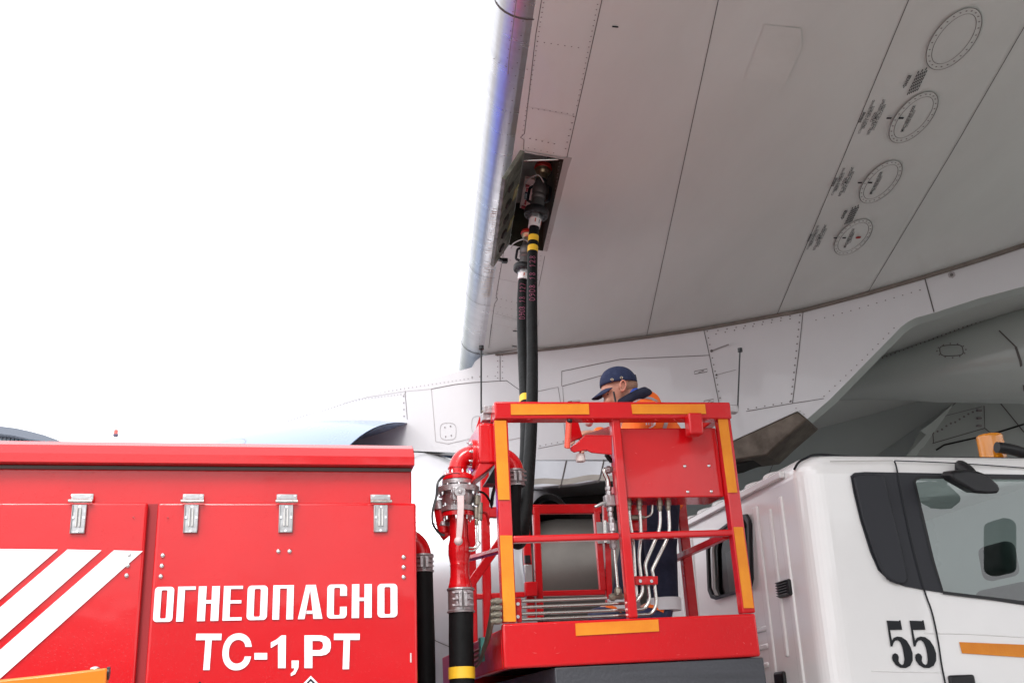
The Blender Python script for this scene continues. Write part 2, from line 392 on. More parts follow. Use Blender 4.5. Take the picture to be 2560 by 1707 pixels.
for idx, (cx, cyy, a_, b_, an_) in enumerate(ovs):
    ang = R(an_)
    o = oval(cx, cyy, a_, b_, ang)
    if idx:
        k = a_/80; sn = snapw(.010)
        # match marks
        o.use(INK)
        for dx in (-1, 1):
            c0 = (cx-46*k+dx*16*k*.95, cyy+2)
            o.poly([onwing(c0[0]-6*k, c0[1]-2*k, .011), onwing(c0[0]+7*k, c0[1]-2*k, .011), onwing(c0[0]+5*k, c0[1]+2*k, .011), onwing(c0[0]-7*k, c0[1]+2*k, .011)])
        text_on(o, 'IMPACT RESISTANT DOOR', onwing(cx-26*k, cyy+36*k, .01), onwing(cx+6*k, cyy-30*k, .01), DN, bold=.012, snap=sn, hk=1.15)
        text_on(o, 'ПРОЧНАЯ КРЫШКА', onwing(cx-16*k, cyy+25*k, .01), onwing(cx+6*k, cyy-18*k, .01), DN, snap=sn, hk=1.15)
    if idx == 3:
        o.use(mat('red_spot', (.35, .03, .03), .5)); o.dot(onwing(2146, 594, .011), .02, DN, 12)
        o.use(INK); text_on(o, 'MAGNETIC STICK', onwing(2127, 607, .01), onwing(2136, 584, .01), DN, snap=snapw(.01))
    build(o, 'access_panel', None, airliner, smooth=0)
m.use(INK); sn = snapw(.006)
for (x, y, k) in ((2146, 335, 1.0), (2079, 489, .82), (2018, 624, .72)):
    def wt(s, a, b, bold=.008, hk=1.15): text_on(m, s, onwing(x+a[0]*k, y+a[1]*k, .006), onwing(x+b[0]*k, y+b[1]*k, .006), DN, bold=bold, snap=sn, hk=hk)
    wt('ВНИМАНИЕ', (6, -28), (19, -54), .03); wt('УСТАНАВЛИВАТЬ ТОЛЬКО ПРОЧНУЮ', (4, 0), (42, -84)); wt('КРЫШКУ В ЭТОМ МЕСТЕ', (15, -13), (41, -69))
    wt('CAUTION', (35, -30), (46, -53)); wt('INSTALL ONLY IMPACT RESISTANT', (27, 2), (69, -86)); wt('DOOR AT THIS LOCATION', (39, -9), (70, -73))
for (x, y, k) in ((2265, 222, 1.0), (2109, 550, .72)):
    text_on(m, 'DANGER', onwing(x, y-6*k, .006), onwing(x+15*k, y-34*k, .006), DN, bold=.03, snap=sn, hk=1.1)
    tri = [onwing(x-6*k, y-1, .006), onwing(x-2*k, y-8*k, .006), onwing(x-7*k, y-7*k, .006)]; m.ribbon(tri+[tri[0]], .003, DN)
    for r_ in range(6):     # the small print: rows of words too fine to read
        n_ = 7-(r_ % 2); 
        for c_ in range(n_):
            f0 = c_/7; x0 = x+(3+r_*5.0)*k+f0*30*k; y0 = y+(16-r_*2.2)*k-f0*62*k
            m.ribbon([onwing(x0, y0, .006), onwing(x0+3.2*k, y0-6.5*k, .006)], .006, DN)
build(m, 'wing', None, airliner, smooth=30)

# bare metal slat along the leading edge
m = M().use(SLAT); prof = []
for i in range(15):
    th = R(-8+i*13); prof.append((.20*math.sin(th), .16*(1-math.cos(th))))
SP = [(0.02, -0.0)] + prof
LEd = (D2*1 + A2*(-.139)).normalized(); LEn = V((LEd.y, -LEd.x, 0)); LEn = -LEn if LEn.dot(A2) > 0 else LEn   # forward
def sl(T, u, w_): 
    p = wpt(sle(T), T); return p + LEn*u + UPV*(w_) - UPV*.004
Tl = [-9, -5, -1, 2, 4, 5, 6, 7, 8, 9, 9.62, 9.66, 10.3]
n_ = len(SP)
m.add([sl(T, u, z) for T in Tl for u, z in SP], [[j*n_+i, j*n_+i+1, (j+1)*n_+i+1, (j+1)*n_+i] for j in range(len(Tl)-1) for i in range(n_-1)])
m.use(LINE)
def slring(T, a=0, b=11, wd=.006): m.ribbon([sl(T, u, z)+LEn*.002-UPV*.002 for u, z in SP[a:b]], wd, DN+LEn*.6)
slring(5.14, 0, 12, .012); slring(8.12, 0, 12, .004); slring(8.62, 0, 12, .004); slring(9.64, 0, 12, .012)
m.use(RIVET)
for T in [4.0+.115*k for k in range(50)]: p = sl(T, SP[0][0]-.0, 0)-UPV*.004+LEn*-.0; m.dot(p+LEn*.02, .005, DN)
for k in range(13): p0 = sl(4.65+k*.075, .1, .025); m.dot(p0-UPV*.012, .005, DN+LEn*.4)
for k in range(6): i = 2+k; T = 5.55; u, z = SP[1+k]; m.dot(sl(T, u, z)-UPV*.006+LEn*.004, .005, DN+LEn*.6)
m.use(FAINT); m.ribbon([sl(4.3+k*.12, .09, .02)-UPV*.006 for k in range(11)]+[sl(5.62, .085, .018)-UPV*.006], .004, DN)
# dry streaks baked on behind the slat
m.use(mat('pale_exhaust_streak', (.62, .55, .46), .6))
for k in range(46):
    T = 7.1+k*.030; l = .04+.06*random.random(); m.ribbon([sl(T, .0, .0)-UPV*.003, sl(T+.01, l*.6, .01*l*5*.3)-UPV*.006, sl(T+.015, l, .022*l*10*.35)-UPV*.008], .006+.006*random.random(), DN)
build(m, 'leading_edge_slat', None, airliner, smooth=40)

# brown sealant bead where wing meets pylon
CUR = [(1239, 884), (1400, 867.5), (1600, 842.5), (1758, 819.5), (2008, 773.5), (2163, 732.5), (2310, 689.5), (2440, 649.5), (2560, 609.5), (2700, 556)]
m = M(); pts = []
for a, b in zip(CUR, CUR[1:]):
    for k in range(6): pts.append(pyl(a[0]+(b[0]-a[0])*k/6, a[1]+(b[1]-a[1])*k/6, .012))
m.tube([p-UPV*.010 for p in pts], [.010+.012*i/len(pts) for i in range(len(pts))], 6); build(m, 'sealant_bead', SEAL, airliner)

# pylon
top = [(640, 1078), (700, 1056), (780, 1032), (860, 1007), (950, 981), (1010, 966), (1080, 947), (1155, 925), (1180, 918), (1187, 904), (1205, 890), (1239, 884)]
bot = [(2700, 690), (2560, 716), (2450, 745), (2335, 782), (2290, 794), (2269, 805), (2253, 817), (2075, 998), (2018, 1047), (1994, 1027), (1826, 1104), (1700, 1140), (1560, 1148), (1330, 1151), (1140, 1131), (1036, 1127), (1018, 1127), (1018, 1300), (700, 1300)]
poly = [pyl(*p) for p in top]+[pyl(*p)+UPV*.03 for p in CUR[1:]]+[pyl(*p) for p in bot]
m = M().use(PYL); m.prism(poly, I2*.17)
i0_ = len(top)+len(CUR)-1   # underside faces take the darker belly paint to imitate shade
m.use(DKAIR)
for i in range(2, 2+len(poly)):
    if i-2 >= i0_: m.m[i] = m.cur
def pline(pts, wd=.007, mt=LINE, off=.004): m.use(mt); m.ribbon([pyl(*p, off) for p in pts], wd*.8, OUT)
def pdots(pts, n, r=.006, mt=RIVET, off=.005):
    m.use(mt); L = [math.dist(a, b) for a, b in zip(pts, pts[1:])]; T = sum(L)
    for k in range(n):
        d = T*k/max(1, n-1); i = 0
        while i < len(L)-1 and d > L[i]: d -= L[i]; i += 1
        f = d/max(L[i], 1e-9); m.dot(pyl(pts[i][0]+(pts[i+1][0]-pts[i][0])*f, pts[i][1]+(pts[i+1][1]-pts[i][1])*f, off), r, OUT)
pline([(1759, 822), (1774, 890), (1798, 1010), (1802, 1030)]); pline([(1404, 928), (1550, 898), (1773, 888)])
pline([(2008, 776), (1997, 880), (1981, 1008)]); pline([(1865, 1028), (1981, 1008), (2060, 996)], .006)
pline([(2312, 696), (2335, 780)], .012); pline([(1250, 885), (1250, 952)]); pline([(1013, 977), (1013, 985), (1018, 1048)])
pline([(1078, 972), (1135, 961), (1180, 956), (1266, 951), (1298, 974), (1400, 1050)]); pline([(700, 1052), (900, 995), (1012, 978), (1078, 972)], .004, FAINT)
pline([(1078, 972), (1084, 1040), (1089, 1103), (1120, 1109), (1186, 1094), (1215, 1085)], .006, FAINT); pline([(1410, 1015), (1406, 965), (1550, 926)], .006); pline([(1345, 978), (1395, 967), (1410, 1060), (1414, 1107), (1345, 1121)], .005)
pline([(1404, 928), (1404, 965)], .005); pline([(1266, 1101), (1340, 1086)], .005, FAINT)
pline([(1040, 1131), (1140, 1139)], .006)
for (a, b) in (((1736, 932), (1768, 926)), ((1760, 1006), (1784, 1001))):
    q = [(a[0], a[1]-4), (b[0], b[1]-4), (b[0], b[1]+3), (a[0], a[1]+3)]; pline(q+[q[0]], .006); pline([(a[0]+10, a[1]-1), (b[0]-8, b[1])], .008, RIVET)
def pov(cx, cyy, rx, ry, mt=FAINT, n=28):
    P = []
    for j in range(n+1):
        th = 2*math.pi*j/n; c, s_ = math.cos(th), math.sin(th); P.append((cx+rx*math.copysign(abs(c)**.6, c), cyy+ry*math.copysign(abs(s_)**.6, s_)))
    pline(P, .005, mt)
pov(1120, 1078, 20, 21); pov(1199, 1062, 20, 22)
for dx, dy in ((-8, -10), (6, -13), (-6, 13), (8, 10)): pdots([(1120+dx, 1078+dy)]*2, 1, .008)
pdots([(1768, 828), (1790, 940), (1806, 1028)], 13, .007); pdots([(2000, 788), (1990, 885), (1977, 1002)], 13, .008); pdots([(1790, 835), (1900, 812), (1975, 797)], 9, .007); pdots([(1795, 826), (1860, 815), (1975, 790)], 9, .007)
pdots([(1870, 1022), (1975, 1004)], 6, .007); pdots([(1244, 888), (1244, 945)], 5); pdots([(1256, 888), (1256, 945)], 5); pdots([(1180, 942), (1238, 940)], 4)
pdots([(720, 1050), (900, 998), (1010, 985)], 38, .005); pdots([(700, 1048), (900, 988), (1070, 962), (1180, 945)], 50, .005); pdots([(1009, 990), (1010, 1040)], 4, .008)
pdots([(2040, 800), (2130, 776), (2300, 725)], 13, .006); pdots([(2235, 820), (2150, 905), (2060, 990)], 14, .006); pdots([(1240+95, 1125), (1240+95, 980)], 5); pdots([(1350, 1114), (1408, 1103)], 5, .006)
pdots([(1990, 1020), (2010, 1035)], 3, .005); pdots([(2379, 687)]*2, 1, .03, mat('drain_ring', (.3, .28, .28), .5)); pdots([(2379, 687)]*2, 1, .014, LINE, .008)
m.use(mat('dark_streak', (.22, .20, .20), .6)); m.ribbon([pyl(1780, 877, .006), pyl(1800, 869, .006), pyl(1822, 861, .006)], .012, OUT); m.ribbon([pyl(1791, 937, .006), pyl(1840, 924, .006)], .004, OUT); m.use(LINE); m.dot(pyl(1779, 877, .008), .014, OUT); m.dot(pyl(1791, 937, .008), .01, OUT)
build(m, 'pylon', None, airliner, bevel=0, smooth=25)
m = M(); m.prism([pyl(x, y, .03) for x, y in ((1280, 1149), (1560, 1147), (1700, 1139), (1700, 1172), (1640, 1185), (1530, 1199), (1440, 1214), (1350, 1221), (1280, 1223))], I2*.5)
m.use(NOZ); hs_ = build(m, 'heat_shield', NOZ, airliner, bevel=.02)
for q in ([(1416, 1150), (1403, 1210), (1397, 1219)], [(1510, 1148), (1500, 1195), (1494, 1206)], [(1296, 1150), (1290, 1222)]): m = M(); m.ribbon([pyl(*p, .034) for p in q], .012, OUT); build(m, 'panel_gap', LINE, hs_, smooth=0)
m = M(); m.ribbon([pyl(x, 1205-(x-1350)*.07+3*math.sin(x*.05), .033) for x in range(1290, 1560, 10)], .05, OUT); build(m, 'heat_stain', mat('tan_heat_stain', (.26, .235, .21), .38, .75, 0, .3, 6), hs_, smooth=0)
m = M(); m.prism([pyl(x, y, .02) for x, y in ((1700, 1139), (1826, 1103), (1994, 1027), (2018, 1047), (1954, 1103), (1917, 1138), (1836, 1150), (1700, 1172))], I2*.4)
build(m, 'exhaust_fairing', BURNT, airliner, bevel=.015)
m = M(); m.prism([pyl(x, y, -.08) for x, y in ((1700, 1172), (1836, 1150), (1917, 1138), (1850, 1162), (1836, 1168), (1700, 1195))], I2*.25); build(m, 'fairing_seal', SOOT_SHADE, airliner)

m = M(); m.prism([pyl(x, y, -.62) for x, y in ((1290, 1190), (1560, 1180), (1720, 1160), (1850, 1148), (1760, 1230), (1560, 1300), (1500, 1330), (1290, 1400))], I2*.2); build(m, 'nozzle_shadow', SOOT_SHADE, airliner)  # near-black slab stands in for the shadow inside the nozzle
# engine
AX = PP+.27; ZA = 2.95
def eng(s): return I2*AX + A2*s + UPV*ZA
FZ = -UPV*.34
m = M().use(COWL); FPR = [(-5.70, 1.88), (-6.0, 1.95), (-6.5, 2.03), (-7.3, 2.09), (-8.3, 2.10), (-9.3, 2.03), (-10.0, 1.88), (-10.3, 1.7), (-10.25, 1.62), (-9.8, 1.56), (-8, 1.62), (-6.0, 1.83), (-5.695, 1.875)]
m.lathe(eng(0)+FZ, A2, FPR, 96, ref=UPV)
m.mats.append(BLUE)
for i, f in enumerate(m.f):     # the lower half of the cowl wears the dark blue livery
    if sum(m.v[k].z for k in f)/4 < ZA+.95: m.m[i] = 1
fan = build(m, 'fan_cowl', None, airliner, smooth=60)
m = M()
def onc(th, s, dr=.006):    # on the cowl skin
    pr_ = FPR[:7][::-1]
    r = 1.6
    for (a, ra), (b, rb) in zip(pr_, pr_[1:]):
        if a <= s <= b: r = ra+(rb-ra)*(s-a)/(b-a)
    return eng(s)+FZ+(UPV*math.cos(th)-I2*math.sin(th))*(r+dr)
# blue stripe of the livery along the crown of the cowl
vs = []; N = 24
for i in range(N+1):
    s = -7.3+1.6*i/N; f = i/N
    for th in (R(-5-2*f), R(1+7*math.sin(3.14*min(1,f*.8)))): vs.append(onc(th, s))
m.add(vs, [[2*i, 2*i+1, 2*i+3, 2*i+2] for i in range(N)])
build(m, 'blue_stripe', BLUE, fan, smooth=60)
m = M(); m.ribbon([onc(R(38)+R(5)*math.cos(6.283*j/24), -7.1+.2*math.sin(6.283*j/24), .004) for j in range(25)], .006, OUT+UPV)
build(m, 'oval_seam', FAINT, fan, smooth=0)
m = M(); m.lathe(eng(0), A2, [(-7.6, 1.2), (-7.5, 1.6)], 48); build(m, 'fan_duct', SOOT_SHADE, airliner)
core = M().use(mat('core_cowl_paint', (.62, .62, .65), .28, .45, .3, .06, .8, .05, 2))
core.lathe(eng(0), A2, [(-6.6, 1.3), (-5.9, 1.30), (-5.5, 1.22), (-5.1, 1.06), (-4.8, .92), (-4.55, .80), (-4.30, .70), (-4.28, .66), (-4.6, .66), (-5.6, .62)], 72, ref=UPV)
core.use(LINE)
CPR = [(-6.6, 1.3), (-5.9, 1.30), (-5.5, 1.22), (-5.1, 1.06), (-4.8, .92), (-4.55, .80), (-4.30, .70)]
def oncore(th, s, dr=.005):
    r = .7
    for (a, ra), (b, rb) in zip(CPR, CPR[1:]):
        if a <= s <= b: r = ra+(rb-ra)*(s-a)/(b-a)
    return eng(s)+(UPV*math.cos(th)-I2*math.sin(th))*(r+dr)
core.ribbon([oncore(R(10+j*5), -5.45) for j in range(30)], .006, OUT); core.ribbon([oncore(R(70), -6.2+i*.12) for i in range(14)], .006, OUT); core.ribbon([oncore(R(100+i*4), -5.45+i*.06) for i in range(10)], .006, OUT); core.ribbon([oncore(R(40), -6.2+i*.1) for i in range(9)], .004, OUT)
core.use(RIVET)
for j in range(8): core.dot(oncore(R(72+j*2.2), -5.36), .006, OUT)
build(core, 'core_cowl', None, airliner, smooth=60)
m = M(); m.lathe(eng(-4.27), A2, [(.0, .60), (-.3, .60), (-1.2, .55), (-1.25, .1)], 48); build(m, 'exhaust_duct', SOOT_SHADE, airliner)
m = M(); m.lathe(eng(0)+UPV*.06, A2+UPV*.03, [(-5.2, .50), (-4.6, .50), (-4.2, .49), (-3.8, .43), (-3.4, .34), (-3.0, .22), (-2.7, .12), (-2.55, .0)], 56); build(m, 'exhaust_plug', PLUG, airliner, smooth=60)

# fuselage side / belly fairing behind and a canoe fairing under the inboard wing
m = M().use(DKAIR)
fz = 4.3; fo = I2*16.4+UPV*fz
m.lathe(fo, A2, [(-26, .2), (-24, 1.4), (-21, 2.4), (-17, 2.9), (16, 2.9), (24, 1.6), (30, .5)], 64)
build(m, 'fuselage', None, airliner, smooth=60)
m = M().use(DKAIR)
PB = 11.7
m.prism([I2*PB+A2*s+UPV*z for s, z in ((-9, 2.6), (-7, 2.2), (6, 2.0), (8, 2.6), (7.6, 5.3), (-4, 5.2), (-7, 4.4))], I2*3.5)
def bl(pts, wd=.015, mt=LINE):
    m.use(mt); m.ribbon([EYE+ray(*p)*((PB-.012)/ray(*p).dot(I2)) for p in pts], wd*.6, OUT)
bl([(2390, 1006), (2330, 1055), (2300, 1075), (2270, 1122)], .015); bl([(2460, 1014), (2462, 1070), (2331, 1108)]); bl([(2330, 1056), (2334, 1108)]); bl([(2498, 1004), (2560, 1080)], .02); bl([(2462, 1070), (2480, 1085)])
bl([(2340, 1125), (2360, 1112), (2480, 1085), (2560, 1060)], .03, SOOT_SHADE); bl([(2360, 1040), (2455, 1016)], .008); bl([(1950, 1120), (1915, 1200)], .01)
m.use(RIVET)
for k in range(14): 
    p = (2300+k*11, 1100-k*6+random.random()*3); v = ray(*p); m.dot(EYE+v*((PB-.02)/v.dot(I2)), .012, OUT)
for p in ((2448, 1026), (2448, 1045), (2448, 1064)): v = ray(*p); m.box(EYE+v*((PB-.02)/v.dot(I2)), (.06, .03, .02))
def pbp(x, y, o=0): v = ray(x, y); return EYE+v*((PB-o)/v.dot(I2))
m.use(DKAIR); m.add([pbp(2180, 1145, .01), pbp(2385, 1008, .01), pbp(2330, 1056, .22), pbp(2300, 1077, .22), pbp(2262, 1145, .22)], [[0, 1, 2, 3, 4]]); m.add([pbp(2262, 1145, .22), pbp(2300, 1077, .22), pbp(2330, 1056, .22), pbp(2385, 1008, .01), pbp(2300, 1145, -.1)], [[0, 1, 2, 3, 4]])
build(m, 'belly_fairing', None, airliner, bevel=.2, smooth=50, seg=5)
def P11(x, y, P=11.0): v = ray(x, y); return EYE+v*(P/v.dot(I2))
can = M().use(DKAIR)
rows = [(1990, 1000, 1), (2040, 990, 14), (2100, 972, 28), (2160, 955, 42), (2240, 940, 58), (2340, 926, 76), (2440, 908, 93), (2540, 893, 108), (2640, 880, 120), (2800, 870, 130)]
vs = []; nn = 24
for x, y, r in rows:
    c = P11(x, y, 10.2); rr = r/2700*(c-EYE).length
    for j in range(nn): th = 2*math.pi*j/nn; vs.append(c+UPV*rr*math.cos(th)-I2*rr*1.0*math.sin(th))
can.add(vs, [[i*nn+j, i*nn+(j+1) % nn, (i+1)*nn+(j+1) % nn, (i+1)*nn+j] for i in range(len(rows)-1) for j in range(nn)])
can.use(LINE)
def onc2(x, y, off=.012):
    r = 60; yc = 930
    for (xa, ya, ra), (xb, yb3, rb) in zip(rows, rows[1:]):
        if xa <= x <= xb: r = ra+(rb-ra)*(x-xa)/(xb-xa); yc = ya+(yb3-ya)*(x-xa)/(xb-xa)
    c = P11(x, yc, 10.2); k = (c-EYE).length/2700; sn = max(-1, min(1, (yc-y)/r)); rr = r*k+off
    return c+UPV*rr*sn-I2*rr*math.sqrt(1-sn*sn)
can.ribbon([onc2(x, y) for x, y in ((2200, 905), (2300, 872), (2400, 838), (2486, 808), (2560, 785))], .012, OUT); can.ribbon([onc2(2486, 808), onc2(2520, 865), onc2(2548, 900)], .012, OUT); can.ribbon([onc2(2548, 900), onc2(2552, 930), onc2(2546, 985)], .02, OUT)
can.ribbon([onc2(2394+28*math.copysign(abs(math.cos(a))**.5, math.cos(a)), 902+13*math.copysign(abs(math.sin(a))**.6, math.sin(a))) for a in [6.2832*k/28 for k in range(29)]], .008, OUT)
can.use(RIVET)
for k in range(26): can.dot(onc2(2210+k*11, 912-k*3.5), .008, OUT)
for k in range(12): a = 6.2832*k/12; can.dot(onc2(2394+35*math.cos(a), 902+17*math.sin(a)), .008, OUT)
build(can, 'flap_fairing', None, airliner, smooth=70)
# refuelling hatch: cavity, door and equipment
hc = [gp(.105, 6.40), gp(.42, 6.40), gp(.42, 7.62), gp(.105, 7.62)]
m = M().use(HAT); H = UPV*.42
m.add([p for p in hc]+[p+H for p in hc], [[0, 1, 5, 4], [1, 2, 6, 5], [2, 3, 7, 6], [3, 0, 4, 7], [4, 5, 6, 7]])
m.use(mat('hatch_rim_metal', (.42, .38, .36), .4, .4))
for a, b in ((1, 2),): m.ribbon([hc[a]-UPV*.006+A2*.03, hc[b]-UPV*.006+A2*.03], .055, DN)
m.ribbon([hc[0]-UPV*.006, hc[1]-UPV*.006], .02, DN)
hat = build(m, 'refuel_bay', None, airliner, smooth=0)
m = M().use(mat('bay_panel_pink', (.62, .47, .44), .5))
def hb(x, y, d): return onwing(x, y, 0)+ray(x, y).normalized()*d
pq = [hb(1313, 446, .42), hb(1337, 450, .42), hb(1322, 526, .42), hb(1299, 520, .42)]
m.prism(pq, UPV*.02); m.use(BLK)
def lerp2(u, v): return pq[0].lerp(pq[1], u).lerp(pq[3].lerp(pq[2], u), v)
nb = -(pq[1]-pq[0]).cross(pq[3]-pq[0]).normalized(); nb = nb if nb.dot(EYE-pq[0]) > 0 else -nb
def sq(u0, v0, u1, v1): m.prism([lerp2(u0, v0)+nb*.004, lerp2(u1, v0)+nb*.004, lerp2(u1, v1)+nb*.004, lerp2(u0, v1)+nb*.004], nb*.01)
sq(.25, .42, .7, .62); m.use(mat('bay_switch_red', (.35, .02, .03), .5)); sq(.15, .18, .6, .24); sq(.3, .28, .8, .36); sq(.4, .68, .6, .74); sq(.4, .76, .6, .8); sq(.15, .88, .8, .94)
build(m, 'control_panel', None, hat, smooth=0)
m = M()
for k, x in ((0, (1322, 402, 1400, 399)),): m.cyl(hb(x[0]-12, x[1], -.01), hb(x[2]-4, x[3], .02), .007, 8)
build(m, 'door_strut', STEEL, hat)
h0, h1 = gp(.105, 6.40), gp(.105, 7.62)
d0 = at(1264, 450, h0.y-.02); d1 = at(1234, 668, h1.y-.1)
dn = (h1-h0).cross(d0-h0).normalized()
m = M().use(DOORM); m.prism([h0, h1, d1, d0], dn*.03)
dr = build(m, 'refuel_hatch_door', None, airliner, bevel=.004)
LD = mat('latch_dark', (.03, .028, .025), .6); HL = mat('honeycomb_fill', (.30, .27, .14), .7)
for k in range(5):
    f = .18+k*.17; a = h0.lerp(h1, f); b = d0.lerp(d1, f); s_ = -dn if dn.dot(EYE-h0) < 0 else dn
    c0 = a.lerp(b, .62)+s_*(.006 if dn.dot(EYE-h0) < 0 else .034); ax_ = (b-a).normalized(); m = M(); m.bar(c0-ax_*.03, c0+ax_*.03, .016, .05, s_); m.bar(c0-ax_*.03+UPV*.02, c0+ax_*.005+UPV*.03, .014, .02, s_); build(m, 'latch', LD, dr, smooth=0)
    if k in (1, 3): c1_ = a.lerp(b, .2)+s_*(.004 if dn.dot(EYE-h0) < 0 else .032); m = M(); m.bar(c1_-ax_*.03, c1_+ax_*.03, .006, .13, s_); build(m, 'stiffener_plate', HL, dr, smooth=0)
m = M(); tip = at(1262, 652, h1.y-.05); m.bar(d1.lerp(h1, .35), tip, .03, .02); m.box(tip, (.04, .04, .03)); build(m, 'hinge_bracket', BLK, dr)

# ================================================================== FUEL TRUCK
truck = empty('fuel_truck', (1.5, 6.1, 0), 'red and white aircraft refuelling truck with raised work platform, number 55 on its white cab', 'truck')
YB = 5.0
def bz(y, x=500, Y=YB): return at(x, y, Y).z
XR = at(1034, 1200, YB).x; XL = -2.6
# ---- equipment cabinet
m = M().use(RED)
z0, z1, z2, z3 = bz(1252), bz(1163), bz(1142), bz(1117)
m.box(((XL+XR-.005)/2, 6.32, (z1+.9)/2), (XR-.01-XL, 2.6, z1-.9))
cab_body = build(m, 'cabinet_body', RED, truck, bevel=.006, seg=3)
z4 = bz(1107, 500, 5.04)
pf = [(4.955, z1-.002), (4.955, z2), (4.99, z3), (5.045, z4), (5.3, z4+.012), (7.65, z4+.012), (7.65, z1-.002)]
m = M().use(RED); m.prism([(XL, y, z) for y, z in pf], (XR-XL, 0, 0)); build(m, 'cabinet_lid', RED, truck, bevel=.003, seg=2, smooth=20)
m = M(); m.box(((XL+XR)/2, 5.012, z1-.012), (XR-XL-.02, .02, .014)); build(m, 'lid_seal', LINE, cab_body)
XG0 = at(369, 1300, YB).x; XG1 = at(393, 1300, YB).x; XD = at(1040, 1400, YB).x
zt = bz(1259)
def door(x0, x1, name='cabinet_door', label=None):
    m = M(); rr = .018; pts = []
    m.box(((x0+x1)/2, 4.995, (zt+.95)/2), (x1-x0, .05, zt-.95))
    return build(m, name, RED, truck, bevel=.012, seg=4, label=label)
dl = door(XL+.02, XG0, label='red cabinet door with diagonal white stripes'); drr = door(XG1, XD, label='red cabinet door lettered in white')
YD = 4.97
m = M(); m.box(((XG0+XG1)/2, 5.012, (zt+.95)/2), (XG1-XG0+.02, .016, zt-.95)); build(m, 'door_gap', mat('red_gap_shadow_paint', (.30, .006, .01), .5), cab_body)
# hinges
def hinge(px, par):
    c = at(px, 1250, YD); x = c.x; y = YD-.006; zb = zt+.004
    m = M().use(ZINC); m.box((x, 4.994, zb+.022), (.092, .008, .034)); m.box((x-.002, y-.002, zt-.075), (.062, .012, .125))
    m.box((x-.031+.002, y-.012, zt-.075), (.004, .010, .12)); m.box((x+.027, y-.012, zt-.075), (.004, .010, .12))
    h = build(m, 'hinge', ZINC, par, bevel=.002)
    m = M(); 
    m.tube([(x-.049, y-.012, zb-.001), (x+.049, y-.012, zb-.001)], .0085, 10); build(m, 'barrel', STEEL, h)
    for dx in (-.007, .007): m2 = M(); m2.tube([(x-.002+dx, y-.012, zt-.03), (x-.002+dx, y-.012, zt-.11)], .0045, 8); build(m2, 'rib', STEEL, h)
    for dx, dz in ((-.036, .028), (.036, .028), (0, -.022), (-.024, -.07), (.022, -.07), (-.002, -.13)):
        m2 = M(); m2.bolt((x+dx, y-.006, zt+dz), (0, -1, 0), .0065, .006); build(m2, 'screw', BRT, h)
    return h
hg = hinge(952, drr)
for px, par in ((717, drr), (482, drr), (203, dl)): dup(hg, (at(px, 1250, YD).x-at(952, 1250, YD).x, 0, 0), par)
def dome(px, py, par, r=.011):
    c = at(px, py, YD); m = M(); m.lathe(c, (0, -1, 0), [(0, r), (.003, r), (.007, r*.75), (.010, r*.35), (.011, 0.0001)], 14); return build(m, 'dome_nut', BRT, par)
dn_ = dome(1009, 1392, drr); c0 = at(1009, 1392, YD)
for px, py, par in ((1009, 1417, drr), (1009, 1442, drr), (696, 1377.5, drr), (724, 1377.5, drr), (407, 1388, drr), (404.5, 1414, drr), (402, 1440, drr), (323, 1387, dl), (319.5, 1413, dl), (316.5, 1438, dl)):
    dup(dn_, at(px, py, YD)-c0, par)
sm = dome(420, 1294, drr, .004)
dup(sm, at(334, 1293, YD)-at(420, 1294, YD), dl)
# stripes
YL = YD-.0035
def plate(pts, name, mt, par, th=.0025, label=None): m = M(); m.prism([at(x, y, YL) for x, y in pts], (0, -th, 0)); return build(m, name, mt, par, smooth=0, label=label)
plate([(-300, 1369), (145, 1373), (-300, 1757)], 'white_stripe', LET, dl); plate([(169, 1373), (254, 1375), (-300, 1861), (-300, 1775)], 'white_stripe', LET, dl); plate([(285, 1375), (357, 1377), (-300, 1963), (-300, 1886)], 'white_stripe', LET, dl)
# heavy condensed lettering, drawn letter by letter
zb_, ztp = bz(1548, 690, YL), bz(1462.3, 690, YL); Hh = ztp-zb_
def LX(px): return at(px, 1548, YL).x
m = M().use(LET)
def fl(pts): m.prism([(x, YL, z) for x, z in pts], (0, -.0025, 0))
def fbox(x0, x1, a, b): fl([(x0, zb_+Hh*a), (x1, zb_+Hh*a), (x1, zb_+Hh*b), (x0, zb_+Hh*b)])
def ringO(x0, x1, gap=None):
    w_ = x1-x0; st_ = w_*.345; cx = (x0+x1)/2; cz = zb_+Hh/2
    def rr(hw, hh, r, n=6):
        P = []
        for qx, qz, a0 in ((1, 1, 0), (-1, 1, 90), (-1, -1, 180), (1, -1, 270)):
            for k in range(n+1): a = R(a0+90*k/n); P.append((cx+qx*(hw-r)+r*math.cos(a), cz+qz*(hh-r)+r*math.sin(a)))
        return P
    o = rr(w_/2, Hh/2, w_*.2); i = rr(w_/2-st_, Hh/2-Hh*.095, w_*.075)
    n = len(o)
    for k in range(n):
        a, b, c, d = o[k], o[(k+1) % n], i[(k+1) % n], i[k]
        if gap and (a[0]+b[0])/2 > cx and max(a[1], b[1]) > cz and min(a[1], b[1]) < cz: continue
        fl([a, b, c, d])
    if gap:
        xi = x1-st_
        fl([(xi, i[0][1]), (x1, o[0][1]), (x1, cz+Hh*.16), (xi, cz+Hh*.16)]); fl([(xi, i[-1][1]), (x1, o[-1][1]), (x1, cz-Hh*.16), (xi, cz-Hh*.16)][::-1])
W = LX(432)-LX(382.5); S_ = W*.36
ringO(LX(382.5), LX(431)); 
x = LX(440.5); fbox(x, x+S_, 0, .905); fbox(x, LX(485), .905, 1)
def letH(a, b): s_ = (b-a)*.37; fbox(a, a+s_, 0, 1); fbox(b-s_, b, 0, 1); fbox(a+s_, b-s_, .50, .60)
letH(LX(492.5), LX(546))
